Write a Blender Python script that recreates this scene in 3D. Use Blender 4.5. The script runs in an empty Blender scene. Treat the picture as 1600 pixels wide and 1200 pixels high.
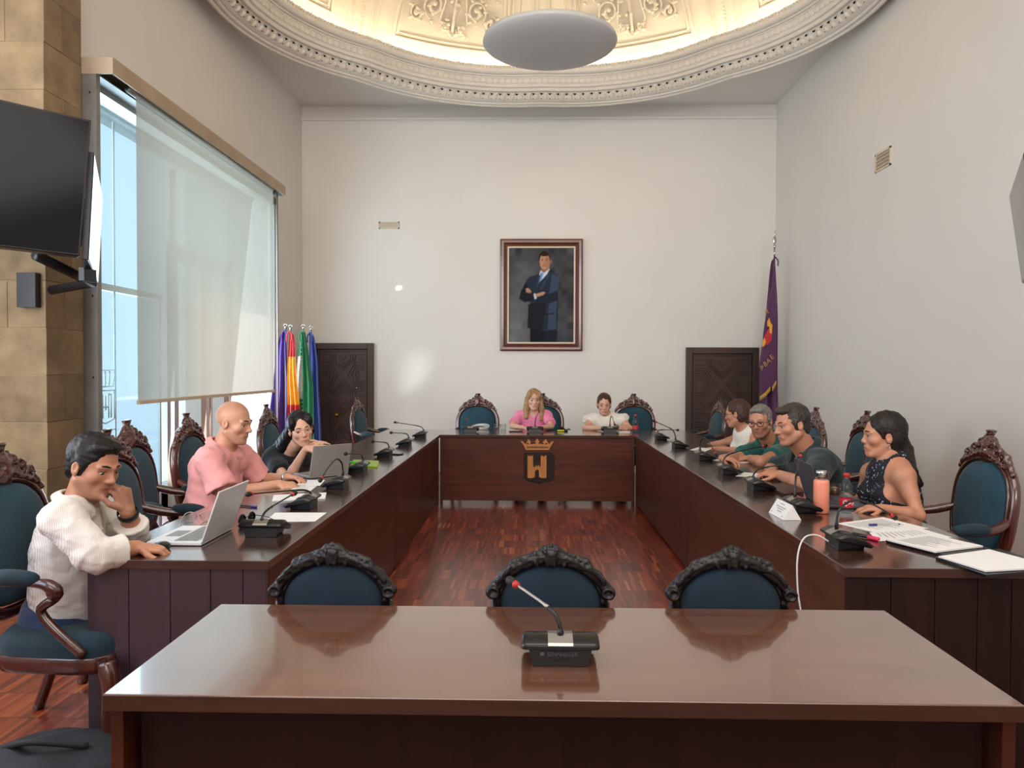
import bpy, math, random
import numpy as np
from mathutils import Vector, Matrix
PI = math.pi
random.seed(7)
rng = np.random.default_rng(7)
SC = bpy.context.scene
COL = SC.collection

# ------------------------------------------------------------------ camera
YAW, PIT, ROL, CH, FPX = .022, .0197, .0028, 1.4558, 1200.0

def ray(u, v):
    a, b = u - 800, v - 600
    c, s = math.cos(-ROL), math.sin(-ROL)
    a, b = c * a - s * b, s * a + c * b
    X, Y, Z = a / FPX, 1., -b / FPX
    c, s = math.cos(PIT), math.sin(PIT)
    Y, Z = c * Y + s * Z, -s * Y + c * Z
    c, s = math.cos(YAW), math.sin(YAW)
    return Vector((c * X - s * Y, s * X + c * Y, Z))

def at(u, v, x=None, y=None, z=None):
    """world point seen at a pixel of the photograph, given one coordinate"""
    d = ray(u, v)
    t = x / d.x if x is not None else y / d.y if y is not None else (z - CH) / d.z
    return Vector((0, 0, CH)) + d * t

cam = bpy.data.cameras.new('camera')
camo = bpy.data.objects.new('camera', cam)
COL.objects.link(camo)
cam.sensor_fit = 'HORIZONTAL'
cam.sensor_width = 36
cam.lens = 36 * FPX / 1600
cam.clip_start = .05
fwd = ray(800, 600).normalized()
rgt = (ray(900, 600) - ray(800, 600)).normalized()
upv = rgt.cross(fwd)
camo.matrix_world = Matrix(((rgt.x, upv.x, -fwd.x, 0), (rgt.y, upv.y, -fwd.y, 0), (rgt.z, upv.z, -fwd.z, CH), (0, 0, 0, 1)))
SC.camera = camo

# ------------------------------------------------------------------ world, lights, exposure
SC.view_settings.view_transform = 'Standard'
SC.view_settings.look = 'None'
SC.view_settings.gamma = 1
SC.view_settings.use_curve_mapping = False
SC.view_settings.exposure = 0.18
SC.cycles.use_denoising = True
SC.cycles.max_bounces = 8
SC.cycles.caustics_reflective = False
SC.cycles.caustics_refractive = False
SC.cycles.sample_clamp_indirect = 4
w = bpy.data.worlds.new('world')
SC.world = w
w.use_nodes = True
w.node_tree.nodes['Background'].inputs[0].default_value = (.72, .88, 1, 1)
w.node_tree.nodes['Background'].inputs[1].default_value = 1.1

def area(name, loc, target, sx, sy, power, col):
    l = bpy.data.lights.new(name, 'AREA')
    l.shape = 'RECTANGLE'
    l.size, l.size_y, l.energy, l.color = sx, sy, power, col
    o = bpy.data.objects.new(name, l)
    COL.objects.link(o)
    o.location = loc
    o.rotation_euler = (Vector(target) - Vector(loc)).to_track_quat('-Z', 'Y').to_euler()
    return o
# daylight entering by the big window on the window side
area('window_daylight', (-3.62, 7.6, 1.9), (0, 7.6, 1.5), 3.8, 3.3, 230, (.78, .89, 1))
# unseen lamps beside and behind the camera: two added fills, one inferred window
area('side_fill', (-3.9, 3.3, 2.4), (3.4, 6.5, 3.0), 2.6, 3.0, 170, (.86, .93, 1))  # added fill towards the blank wall, no window built there
area('rear_window_daylight', (-3.6, .2, 2.4), (-1.2, 2.8, .4), 1.6, 2.4, 60, (.60, .74, 1))
rh = area('rear_hall_fill', (.3, -2.8, 3.7), (.2, 10.7, 4.2), 5.5, 2.4, 88, (1, .96, .90))  # added fill aimed at the upper back wall
rh.data.spread = math.radians(75)
# added downward fill under the near ceiling, no second dome stands there
area('near_ceiling_fill', (.3, .6, 5.05), (.3, .9, 0), 5.0, 3.6, 185, (1, .95, .90))

# ------------------------------------------------------------------ materials
MATS = {}

class N:
    def __init__(s, name):
        s.m = bpy.data.materials.new(name)
        s.m.use_nodes = True
        s.t = s.m.node_tree
        s.b = s.t.nodes['Principled BSDF']
        s.out = s.t.nodes['Material Output']
        MATS[name] = s.m
    def n(s, typ, **kw):
        x = s.t.nodes.new(typ)
        for k, v in kw.items():
            if k in x.inputs.keys():
                x.inputs[k].default_value = v
            else:
                setattr(x, k, v)
        return x
    def l(s, a, b):
        s.t.links.new(a, b)
    def set(s, **kw):
        for k, v in kw.items():
            s.b.inputs[k.replace('_', ' ')].default_value = v
    def ramp(s, fac, stops):
        r = s.n('ShaderNodeValToRGB')
        e = r.color_ramp.elements
        while len(e) < len(stops):
            e.new(.5)
        for el, (p, c) in zip(e, stops):
            el.position = p
            el.color = (*c, 1)
        s.l(fac, r.inputs[0])
        return r.outputs[0]
    def bump(s, h, strength, dist=.002, normal=None):
        b = s.n('ShaderNodeBump')
        b.inputs['Strength'].default_value = strength
        b.inputs['Distance'].default_value = dist
        s.l(h, b.inputs['Height'])
        s.l(b.outputs[0], s.b.inputs['Normal'])
        return b

def C(h):
    h = h.lstrip('#')
    r = [int(h[i:i + 2], 16) / 255 for i in (0, 2, 4)]
    return tuple(((x + .055) / 1.055) ** 2.4 if x > .04045 else x / 12.92 for x in r)

def plain(name, col, rough=.5, metal=0., noise=0., scale=30, bump=0., **kw):
    m = N(name)
    m.set(Roughness=rough, Metallic=metal, **kw)
    m.b.inputs['Base Color'].default_value = (*col, 1)
    if noise or bump:
        tc = m.n('ShaderNodeTexCoord')
        nz = m.n('ShaderNodeTexNoise', Scale=scale, Detail=4)
        m.l(tc.outputs['Object'], nz.inputs['Vector'])
        if noise:
            c = m.ramp(nz.outputs['Fac'], [(.3, tuple(x * (1 - noise) for x in col)), (.7, tuple(min(1, x * (1 + noise)) for x in col))])
            m.l(c, m.b.inputs['Base Color'])
        if bump:
            m.bump(nz.outputs['Fac'], bump)
    return m.m

def wood(name, dark, light, axis='x', rough=.25, scale=1., coat=0., bump=.15, bands=True, coatrough=.12, streak=.0, spec=.5):
    m = N(name)
    tc = m.n('ShaderNodeTexCoord')
    mp = m.n('ShaderNodeMapping')
    st = {'x': (1.2, 14, 14), 'y': (14, 1.2, 14), 'z': (14, 14, 1.2)}[axis]
    mp.inputs['Scale'].default_value = tuple(a * scale for a in st)
    m.l(tc.outputs['Object'], mp.inputs['Vector'])
    n1 = m.n('ShaderNodeTexNoise', Scale=1.6, Detail=6, Roughness=.6, Distortion=.6)
    m.l(mp.outputs[0], n1.inputs['Vector'])
    n2 = m.n('ShaderNodeTexNoise', Scale=1.1, Detail=2)
    m.l(tc.outputs['Object'], n2.inputs['Vector'])
    mx = m.n('ShaderNodeMix', data_type='FLOAT')
    mx.inputs[0].default_value = .4
    m.l(n1.outputs['Fac'], mx.inputs[2])
    m.l(n2.outputs['Fac'], mx.inputs[3])
    mid = tuple((a + b) / 2 for a, b in zip(dark, light))
    c = m.ramp(mx.outputs[0], [(.32, dark), (.5, mid), (.68, light)])
    m.l(c, m.b.inputs['Base Color'])
    m.set(Roughness=rough)
    m.b.inputs['Coat Weight'].default_value = coat
    m.b.inputs['Coat Roughness'].default_value = coatrough
    m.b.inputs['Specular IOR Level'].default_value = spec
    if coat:
        m.b.inputs['Coat IOR'].default_value = 1.75
    m.bump(n1.outputs['Fac'], bump, .001)
    return m.m

wood('table_wood', C('2e180f'), C('4a2a1b'), 'y', .22, 1, .8, .05, coatrough=.13)
wood('table_wood_cross', C('2e180f'), C('4a2a1b'), 'x', .22, 1, .8, .05, coatrough=.13)
wood('front_table_wood', C('583524'), C('7a503a'), 'x', .22, 1, 1., .05, coatrough=.06, spec=1.)
MATS['front_table_wood'].node_tree.nodes['Principled BSDF'].inputs['Coat IOR'].default_value = 2.0
wood('shaded_edge_wood', C('332015'), C('4a3022'), 'x', .35, 1, .2, .1, coatrough=.3)  # table wood darkened for the less lit front edge
wood('panel_wood', C('381b11'), C('562c1d'), 'y', .38, .8, .1, .05, coatrough=.3, spec=.3)
wood('panel_wood_cross', C('40190f'), C('663222'), 'x', .4, .8, .06, .05, coatrough=.3, spec=.22)
wood('board_wood', C('2c2026'), C('43323a'), 'z', .3, .8, .6, .06, coatrough=.3)
wood('dark_panel_wood', C('1c0f0b'), C('2c1813'), 'z', .5, .8, .0, .05, coatrough=.3, spec=.25)
wood('edge_wood', C('241210'), C('4a2c22'), 'x', .35, 1.6, .2, .1, coatrough=.3)
wood('chair_wood', C('2c120d'), C('5a2a1e'), 'z', .25, 2, .6, .2)
wood('black_wood', C('0a0807'), C('18110f'), 'z', .38, 2, .1, .2, spec=.3)
wood('door_wood', C('2c1a14'), C('4c2f24'), 'z', .5, 1.5, 0, .3)
wood('frame_wood', C('4a2016'), C('713a26'), 'x', .3, 2, .4, .1)
wood('gold_wood', C('a5642a'), C('d08a44'), 'z', .4, 3, .2, .1)
wood('window_timber', C('8a6a5a'), C('b08c76'), 'z', .5, 2, .0, .1)
plain('wall_paint', C('e3ded7'), .75, noise=.015, scale=1.5, bump=.02)
plain('ceiling_paint', C('e6e3dd'), .8)
plain('plaster', C('e4ddd1'), .7, noise=.03, scale=8, bump=.1)
plain('dome_plaster', C('e0d6c2'), .75, noise=.02, scale=5, bump=.05)
plain('dark_hole', C('1c1917'), .9)
plain('black_plastic', C('08080a'), .3, bump=.02, scale=400)
plain('dark_grey_plastic', C('101114'), .4)
plain('silver', C('a8a39c'), .35, .8)
plain('steel', C('8c8984'), .4, .6, noise=.1, scale=6)
plain('cream_metal', C('b09c84'), .5, .2, noise=.1, scale=4)
plain('lettering_grey', C('6c6e72'), .5)
plain('black_rubber', C('0a0a0a'), .6)
plain('red_plastic', C('b52a1e'), .4)
plain('paper', C('e6e3df'), .7)
plain('paper_print', C('9c9a9a'), .8)
plain('cream_trim', C('d9c9b0'), .6)
plain('grey_disc', C('bfc0bf'), .45)
plain('screen', C('07080c'), .14, **{'Specular_IOR_Level': .2})
plain('gold_metal', C('9a7433'), .35, .9)
plain('chrome', C('c0c0c0'), .2, 1.)
plain('vent', C('d4c6ae'), .5)
plain('vent_dark', C('b3a085'), .8)
plain('switch', C('cfc7bf'), .5)
plain('laptop_silver', C('b5b1ac'), .35, .5)
plain('laptop_dark', C('4a4a55'), .4, .4)
plain('key_grey', C('8c8a88'), .5)
plain('orange_bottle', C('e88f74'), .35, .0)
plain('red_label', C('c0202c'), .4)
plain('white_plastic', C('dddddd'), .4)
plain('white_cable', C('d8d4d0'), .4)
plain('brown_leather', C('35201a'), .4, bump=.1, scale=200)
plain('blue_ink', C('28287a'), .4)
plain('pink_plastic', C('e0305c'), .4)
plain('yellow_plastic', C('d8d020'), .4)
plain('green_plastic', C('3fae3a'), .4)
plain('lime_plastic', C('98b838'), .4)
plain('coffee', C('6a4028'), .4)
plain('black_bag', C('16161c'), .8, bump=.5, scale=60)
plain('etch', C('d8ecf4'), .6, Emission_Strength=0.0)
plain('outside_render', C('cfd4d6'), .9)

def fabric(name, col, rough=.9, sheen=.3, sc=900, bump=.1, var=.15):
    m = N(name)
    tc = m.n('ShaderNodeTexCoord')
    n1 = m.n('ShaderNodeTexNoise', Scale=9, Detail=3)
    m.l(tc.outputs['Object'], n1.inputs['Vector'])
    c = m.ramp(n1.outputs['Fac'], [(.3, tuple(x * (1 - var) for x in col)), (.7, tuple(min(1, x * (1 + var)) for x in col))])
    m.l(c, m.b.inputs['Base Color'])
    n2 = m.n('ShaderNodeTexNoise', Scale=45, Detail=3)
    m.l(tc.outputs['Object'], n2.inputs['Vector'])
    m.set(Roughness=rough)
    m.b.inputs['Sheen Weight'].default_value = sheen
    m.bump(n2.outputs['Fac'], bump, .004)
    return m.m
fabric('teal_velvet', C('0c3a49'), .8, .12, bump=.08, var=.2)
fabric('teal_velvet_dark', C('0a2833'), .85, .08, bump=.1, var=.3)
fabric('teal_velvet_shaded', C('0a2434'), .85, .1, bump=.1, var=.25)  # low chair teal, darkened in colour because its pads are backlit
fabric('pink_shirt', C('e39a96'), .85, .1, bump=.5, var=.05)
fabric('black_cloth', C('101016'), .9, .1, bump=.3)
fabric('hot_pink_cloth', C('e583a8'), .85, .1, bump=.3, var=.05)
fabric('white_cloth', C('e6dfd2'), .85, .1, bump=.4, var=.04)
fabric('green_polo', C('155049'), .85, .15, bump=.4)
fabric('dark_polo', C('12262a'), .9, .15, bump=.4)
fabric('denim', C('20304f'), .9, .2, bump=.6)
fabric('dark_trousers', C('18181d'), .9, .1, bump=.3)
fabric('flag_purple', C('43207a'), .6, .3, bump=.2)
fabric('flag_plum', C('501c4c'), .6, .3, bump=.2)
fabric('flag_red', C('c2202a'), .6, .3)
fabric('flag_yellow', C('e6a227'), .6, .3)
fabric('flag_green', C('12784a'), .6, .3)
fabric('flag_white', C('cfc6bb'), .6, .3)
fabric('flag_blue', C('1c3a8c'), .6, .3)
fabric('gold_thread', C('c49a3c'), .6, .3)

def striped():
    m = N('striped_shirt')
    tc = m.n('ShaderNodeTexCoord')
    sp = m.n('ShaderNodeSeparateXYZ')
    m.l(tc.outputs['Object'], sp.inputs[0])
    s1 = m.n('ShaderNodeMath', operation='MULTIPLY_ADD')
    m.l(sp.outputs[0], s1.inputs[0]); s1.inputs[1].default_value = 1.
    m.l(sp.outputs[1], s1.inputs[2])
    s2 = m.n('ShaderNodeMath', operation='MULTIPLY'); m.l(s1.outputs[0], s2.inputs[0]); s2.inputs[1].default_value = 760
    s3 = m.n('ShaderNodeMath', operation='SINE'); m.l(s2.outputs[0], s3.inputs[0])
    c = m.ramp(s3.outputs[0], [(.35, C('e6dfd6')), (.95, C('c9c0b8'))])
    m.l(c, m.b.inputs['Base Color'])
    n2 = m.n('ShaderNodeTexNoise', Scale=28, Detail=3, Distortion=.8)
    m.l(tc.outputs['Object'], n2.inputs['Vector'])
    m.set(Roughness=.8)
    m.bump(n2.outputs['Fac'], .5, .006)
striped()

def navy():
    m = N('navy_print')
    tc = m.n('ShaderNodeTexCoord')
    v = m.n('ShaderNodeTexVoronoi', Scale=34)
    nz = m.n('ShaderNodeTexNoise', Scale=30, Detail=1)
    m.l(tc.outputs['Object'], nz.inputs['Vector'])
    ad = m.n('ShaderNodeMix', data_type='RGBA'); ad.inputs[0].default_value = .12
    m.l(tc.outputs['Object'], ad.inputs[6]); m.l(nz.outputs['Color'], ad.inputs[7])
    m.l(ad.outputs[2], v.inputs['Vector'])
    c = m.ramp(v.outputs['Distance'], [(.22, C('b8bcc8')), (.27, C('10121f'))])
    m.l(c, m.b.inputs['Base Color'])
    m.set(Roughness=.85)
navy()

def skin(name, col):
    m = N(name)
    a = m.n('ShaderNodeAttribute', attribute_name='tone')
    tc = m.n('ShaderNodeTexCoord')
    n1 = m.n('ShaderNodeTexNoise', Scale=25, Detail=3)
    m.l(tc.outputs['Object'], n1.inputs['Vector'])
    c = m.ramp(n1.outputs['Fac'], [(.3, tuple(x * .92 for x in col)), (.7, tuple(min(1, x * 1.06) for x in col))])
    mx = m.n('ShaderNodeMix', data_type='RGBA', blend_type='MULTIPLY')
    mx.inputs[0].default_value = 1
    m.l(c, mx.inputs[6]); m.l(a.outputs['Color'], mx.inputs[7])
    m.l(mx.outputs[2], m.b.inputs['Base Color'])
    m.set(Roughness=.5)
    m.b.inputs['Subsurface Weight'].default_value = .08
    m.b.inputs['Subsurface Radius'].default_value = (.01, .004, .002)
    m.b.inputs['Subsurface Scale'].default_value = .5
    return m.m
skin('skin_tan', C('c58f72')); skin('skin_fair', C('d3a289')); skin('skin_warm', C('bb8265'))
def vcol(name, rough=.5, **kw):
    m = N(name)
    a = m.n('ShaderNodeAttribute', attribute_name='tone')
    m.l(a.outputs['Color'], m.b.inputs['Base Color'])
    m.set(Roughness=rough, **kw)
    return m.m
vcol('eye_surface', .15); vcol('painting', .6, **{'Specular_IOR_Level': .12})
def hairmat(name, a, b):
    m = N(name)
    tc = m.n('ShaderNodeTexCoord')
    mp = m.n('ShaderNodeMapping'); mp.inputs['Scale'].default_value = (1, 1, .12)
    m.l(tc.outputs['Object'], mp.inputs[0])
    n1 = m.n('ShaderNodeTexNoise', Scale=160, Detail=3)
    m.l(mp.outputs[0], n1.inputs['Vector'])
    c = m.ramp(n1.outputs['Fac'], [(.35, a), (.65, b)])
    m.l(c, m.b.inputs['Base Color'])
    m.set(Roughness=.5)
    m.b.inputs['Specular IOR Level'].default_value = .3
    m.bump(n1.outputs['Fac'], .5, .003)
hairmat('hair_black', C('08070a'), C('1c1614')); hairmat('hair_brown', C('2a1a12'), C('55382a'))
hairmat('hair_dark', C('0f0c0c'), C('2a201c')); hairmat('hair_grey', C('4a4542'), C('8e8680'))
hairmat('hair_blonde', C('7a5c3c'), C('b89468')); hairmat('hair_darkgrey', C('1e1a18'), C('4a423c'))

def stone():
    m = N('sandstone')
    tc = m.n('ShaderNodeTexCoord'); oi = m.n('ShaderNodeObjectInfo')
    n1 = m.n('ShaderNodeTexNoise', Scale=5, Detail=7, Roughness=.6)
    m.l(tc.outputs['Object'], n1.inputs['Vector'])
    c = m.ramp(n1.outputs['Fac'], [(.3, C('75624a')), (.55, C('8e785a')), (.75, C('a08a6a'))])
    mx = m.n('ShaderNodeHueSaturation'); m.l(c, mx.inputs['Color'])
    mr = m.n('ShaderNodeMapRange'); m.l(oi.outputs['Random'], mr.inputs[0]); mr.inputs[3].default_value = .82; mr.inputs[4].default_value = 1.12
    m.l(mr.outputs[0], mx.inputs['Value'])
    m.l(mx.outputs[0], m.b.inputs['Base Color'])
    m.set(Roughness=.9)
    n2 = m.n('ShaderNodeTexNoise', Scale=60, Detail=4); m.l(tc.outputs['Object'], n2.inputs['Vector'])
    m.bump(n2.outputs['Fac'], .3, .003)
stone()
plain('mortar', C('9c8a6c'), .95)

def parquet():
    m = N('parquet')
    tc = m.n('ShaderNodeTexCoord')
    mp = m.n('ShaderNodeMapping'); mp.inputs['Rotation'].default_value = (0, 0, PI / 2)
    m.l(tc.outputs['Object'], mp.inputs[0])
    # strips: long side along y, short transverse rows aligned across
    sp = m.n('ShaderNodeSeparateXYZ'); m.l(tc.outputs['Object'], sp.inputs[0])
    def mth(op, a, b=None):
        x = m.n('ShaderNodeMath', operation=op)
        for i, v in enumerate((a, b)):
            if v is None: continue
            if isinstance(v, (int, float)): x.inputs[i].default_value = v
            else: m.l(v, x.inputs[i])
        return x.outputs[0]
    row = mth('DIVIDE', sp.outputs[1], .24); ri = mth('FLOOR', row); rf = mth('FRACT', row)
    off = mth('MULTIPLY', ri, .37)
    cx = mth('ADD', mth('DIVIDE', sp.outputs[0], .021), off); ci = mth('FLOOR', cx); cf = mth('FRACT', cx)
    cb = m.n('ShaderNodeCombineXYZ'); m.l(ri, cb.inputs[0]); m.l(ci, cb.inputs[1])
    wn = m.n('ShaderNodeTexWhiteNoise', noise_dimensions='2D'); m.l(cb.outputs[0], wn.inputs['Vector'])
    # clusters of alike strips
    cb2 = m.n('ShaderNodeCombineXYZ'); m.l(ri, cb2.inputs[0]); m.l(mth('FLOOR', mth('DIVIDE', ci, 6)), cb2.inputs[1])
    wn2 = m.n('ShaderNodeTexWhiteNoise', noise_dimensions='2D'); m.l(cb2.outputs[0], wn2.inputs['Vector'])
    v = mth('ADD', mth('MULTIPLY', wn.outputs['Value'], .7), mth('MULTIPLY', wn2.outputs['Value'], .3))
    c = m.ramp(v, [(.0, C('501e14')), (.35, C('6e2a1a')), (.7, C('8a3a22')), (.9, C('a24c2a')), (1., C('bb6c3c'))])
    gap = mth('MULTIPLY', mth('LESS_THAN', mth('ABSOLUTE', mth('SUBTRACT', cf, .5)), .46), mth('LESS_THAN', mth('ABSOLUTE', mth('SUBTRACT', rf, .5)), .49))
    mx = m.n('ShaderNodeMix', data_type='RGBA'); m.l(gap, mx.inputs[0]); mx.inputs[6].default_value = (*C('34140e'), 1); m.l(c, mx.inputs[7])
    m.l(mx.outputs[2], m.b.inputs['Base Color'])
    m.set(Roughness=.28); m.b.inputs['Coat Weight'].default_value = .3; m.b.inputs['Coat Roughness'].default_value = .2
    m.bump(gap, .25, .0006)
parquet()

def glassm(name, tint, spec=.06, transp=.94, rough=.02):
    m = N(name)
    tr = m.n('ShaderNodeBsdfTransparent'); tr.inputs[0].default_value = (*tint, 1)
    gl = m.n('ShaderNodeBsdfGlossy'); gl.inputs['Roughness'].default_value = rough
    lw = m.n('ShaderNodeLayerWeight'); lw.inputs[0].default_value = .5
    pw = m.n('ShaderNodeMath', operation='POWER'); m.l(lw.outputs['Facing'], pw.inputs[0]); pw.inputs[1].default_value = 4
    ma = m.n('ShaderNodeMath', operation='MULTIPLY_ADD'); m.l(pw.outputs[0], ma.inputs[0]); ma.inputs[1].default_value = .7; ma.inputs[2].default_value = .03
    mx = m.n('ShaderNodeMixShader')
    m.l(ma.outputs[0], mx.inputs[0]); m.l(tr.outputs[0], mx.inputs[1]); m.l(gl.outputs[0], mx.inputs[2])
    m.l(mx.outputs[0], m.out.inputs[0])
glassm('window_glass', (.86, .95, .97)); glassm('clear_glass', (.93, .95, .95)); glassm('etched_glass', (.80, .89, .93))
def blindm():
    m = N('blind_fabric')
    tr = m.n('ShaderNodeBsdfTransparent'); tl = m.n('ShaderNodeBsdfTranslucent'); df = m.n('ShaderNodeBsdfDiffuse')
    tl.inputs[0].default_value = (*C('7a7266'), 1); df.inputs[0].default_value = (*C('d0cabf'), 1)
    a = m.n('ShaderNodeMixShader'); a.inputs[0].default_value = .45; m.l(tl.outputs[0], a.inputs[1]); m.l(df.outputs[0], a.inputs[2])
    b = m.n('ShaderNodeMixShader'); b.inputs[0].default_value = .10; m.l(a.outputs[0], b.inputs[1]); m.l(tr.outputs[0], b.inputs[2])
    m.l(b.outputs[0], m.out.inputs[0])
blindm()
def emis(name, col, st):
    m = N(name); m.set(Emission_Strength=st); m.b.inputs['Emission Color'].default_value = (*col, 1)
emis('cove_strip', (1, .84, .62), 32)

# ------------------------------------------------------------------ mesh helpers
class MB:
    def __init__(s):
        s.v = []; s.f = []; s.smooth = []
    def add(s, vs, fs, smooth=False):
        o = len(s.v)
        s.v += [tuple(x) for x in vs]
        s.f += [tuple(i + o for i in f) for f in fs]
        s.smooth += [smooth] * len(fs)
        return s
    def box(s, c, size, M=None):
        x, y, z = (a / 2 for a in size)
        vs = [Vector((i * x, j * y, k * z)) for i in (-1, 1) for j in (-1, 1) for k in (-1, 1)]
        if M is not None: vs = [M @ p for p in vs]
        vs = [p + Vector(c) for p in vs]
        return s.add(vs, [(0, 1, 3, 2), (4, 6, 7, 5), (0, 4, 5, 1), (2, 3, 7, 6), (0, 2, 6, 4), (1, 5, 7, 3)])
    def bx(s, x0, x1, y0, y1, z0, z1):
        return s.box(((x0 + x1) / 2, (y0 + y1) / 2, (z0 + z1) / 2), (x1 - x0, y1 - y0, z1 - z0))
    def tube(s, pts, r, n=8, closed=False, flat=1., up=None, caps=True):
        pts = [Vector(p) for p in pts]
        m = len(pts)
        rs = r if hasattr(r, '__len__') else [r] * m
        vs = []; prev = None
        for i, p in enumerate(pts):
            a = pts[(i - 1) % m] if (closed or i > 0) else pts[i]
            b = pts[(i + 1) % m] if (closed or i < m - 1) else pts[i]
            t = (b - a)
            t = t.normalized() if t.length > 1e-9 else Vector((0, 0, 1))
            if up is not None: ref = Vector(up)
            elif prev is not None: ref = prev
            else: ref = Vector((0, 0, 1)) if abs(t.z) < .9 else Vector((1, 0, 0))
            n1 = ref - t * ref.dot(t)
            if n1.length < 1e-6: n1 = t.orthogonal()
            n1.normalize(); prev = n1
            n2 = t.cross(n1)
            for k in range(n):
                an = 2 * PI * k / n
                vs.append(p + n1 * (math.cos(an) * rs[i] * flat) + n2 * (math.sin(an) * rs[i]))
        fs = []
        for i in range(m if closed else m - 1):
            j = (i + 1) % m
            for k in range(n):
                l = (k + 1) % n
                fs.append((i * n + k, j * n + k, j * n + l, i * n + l))
        if not closed and caps:
            fs.append(tuple(range(n))); fs.append(tuple(range((m - 1) * n, m * n))[::-1])
        return s.add(vs, fs, True)
    def lathe(s, prof, n=24, c=(0, 0, 0), M=None, cap=True):
        vs = []
        for r, z in prof:
            for k in range(n):
                a = 2 * PI * k / n
                p = Vector((r * math.cos(a), r * math.sin(a), z))
                if M is not None: p = M @ p
                vs.append(p + Vector(c))
        fs = []
        for i in range(len(prof) - 1):
            for k in range(n):
                l = (k + 1) % n
                fs.append((i * n + k, i * n + l, (i + 1) * n + l, (i + 1) * n + k))
        if cap:
            fs.append(tuple(range(n))[::-1]); fs.append(tuple(range((len(prof) - 1) * n, len(prof) * n)))
        return s.add(vs, fs, True)
    def prism(s, poly, t, M=None, c=(0, 0, 0)):
        """polygon in x,z extruded towards -y by t"""
        n = len(poly); vs = []
        for y in (0, -t):
            for x, z in poly:
                p = Vector((x, y, z))
                if M is not None: p = M @ p
                vs.append(p + Vector(c))
        fs = [tuple(range(n)), tuple(range(n, 2 * n))[::-1]]
        fs += [(i, (i + 1) % n + 0, (i + 1) % n + n, i + n)[::-1] for i in range(n)]
        return s.add(vs, fs)
    def ell(s, c, r, M=None, nu=16, nv=10):
        vs = []; fs = []
        for i in range(nv + 1):
            t = PI * i / nv
            for j in range(nu):
                a = 2 * PI * j / nu
                p = Vector((r[0] * math.sin(t) * math.cos(a), r[1] * math.sin(t) * math.sin(a), r[2] * math.cos(t)))
                if M is not None: p = M @ p
                vs.append(p + Vector(c))
        for i in range(nv):
            for j in range(nu):
                k = (j + 1) % nu
                fs.append((i * nu + j, (i + 1) * nu + j, (i + 1) * nu + k, i * nu + k))
        return s.add(vs, fs, True)
    def mesh(s, name):
        me = bpy.data.meshes.new(name)
        me.from_pydata(s.v, [], s.f)
        me.polygons.foreach_set('use_smooth', s.smooth)
        me.validate(); me.update()
        return me
    def obj(s, name, mat, parent=None, bevel=0, world=False):
        return link(name, s.mesh(name), mat, parent, bevel, world)

def link(name, me, mat, parent=None, bevel=0, world=False):
    o = bpy.data.objects.new(name, me)
    COL.objects.link(o)
    if mat and not me.materials: me.materials.append(MATS[mat])
    if parent is not None:
        o.parent = parent
        if world:
            m = parent.matrix_basis.copy(); q = parent.parent
            while q is not None:
                m = q.matrix_basis @ q.matrix_parent_inverse @ m if False else q.matrix_basis @ m
                q = q.parent
            o.matrix_parent_inverse = m.inverted()
    if bevel:
        b = o.modifiers.new('bevel', 'BEVEL'); b.width = bevel; b.segments = 2; b.limit_method = 'ANGLE'
    return o

def tag(o, label, cat, group=None, kind=None):
    if label: o['label'] = label
    if cat: o['category'] = cat
    if group: o['group'] = group
    if kind: o['kind'] = kind
    return o
def struct(o, label=None):
    o['kind'] = 'structure'
    if label: o['label'] = label
    return o
def thing(name, label, cat, loc=(0, 0, 0), rz=0, group=None):
    o = bpy.data.objects.new(name, None)
    COL.objects.link(o)
    o.empty_display_size = .1
    o.location = loc; o.rotation_euler = (0, 0, rz)
    return tag(o, label, cat, group)
def copy_tree(o, parent=None):
    c = o.copy(); COL.objects.link(c); c.parent = parent
    for ch in list(o.children): copy_tree(ch, c)
    return c
def smoothpath(pts, n=6, closed=False):
    pts = [Vector(p) for p in pts]; m = len(pts); out = []
    rngi = range(m if closed else m - 1)
    for i in rngi:
        g = lambda k: pts[k % m] if closed else pts[max(0, min(m - 1, k))]
        p0, p1, p2, p3 = g(i - 1), g(i), g(i + 1), g(i + 2)
        for j in range(n):
            t = j / n
            out.append(.5 * ((2 * p1) + (p2 - p0) * t + (2 * p0 - 5 * p1 + 4 * p2 - p3) * t * t + (3 * p1 - p0 - 3 * p2 + p3) * t ** 3))
    if not closed: out.append(pts[-1])
    return out

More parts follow.
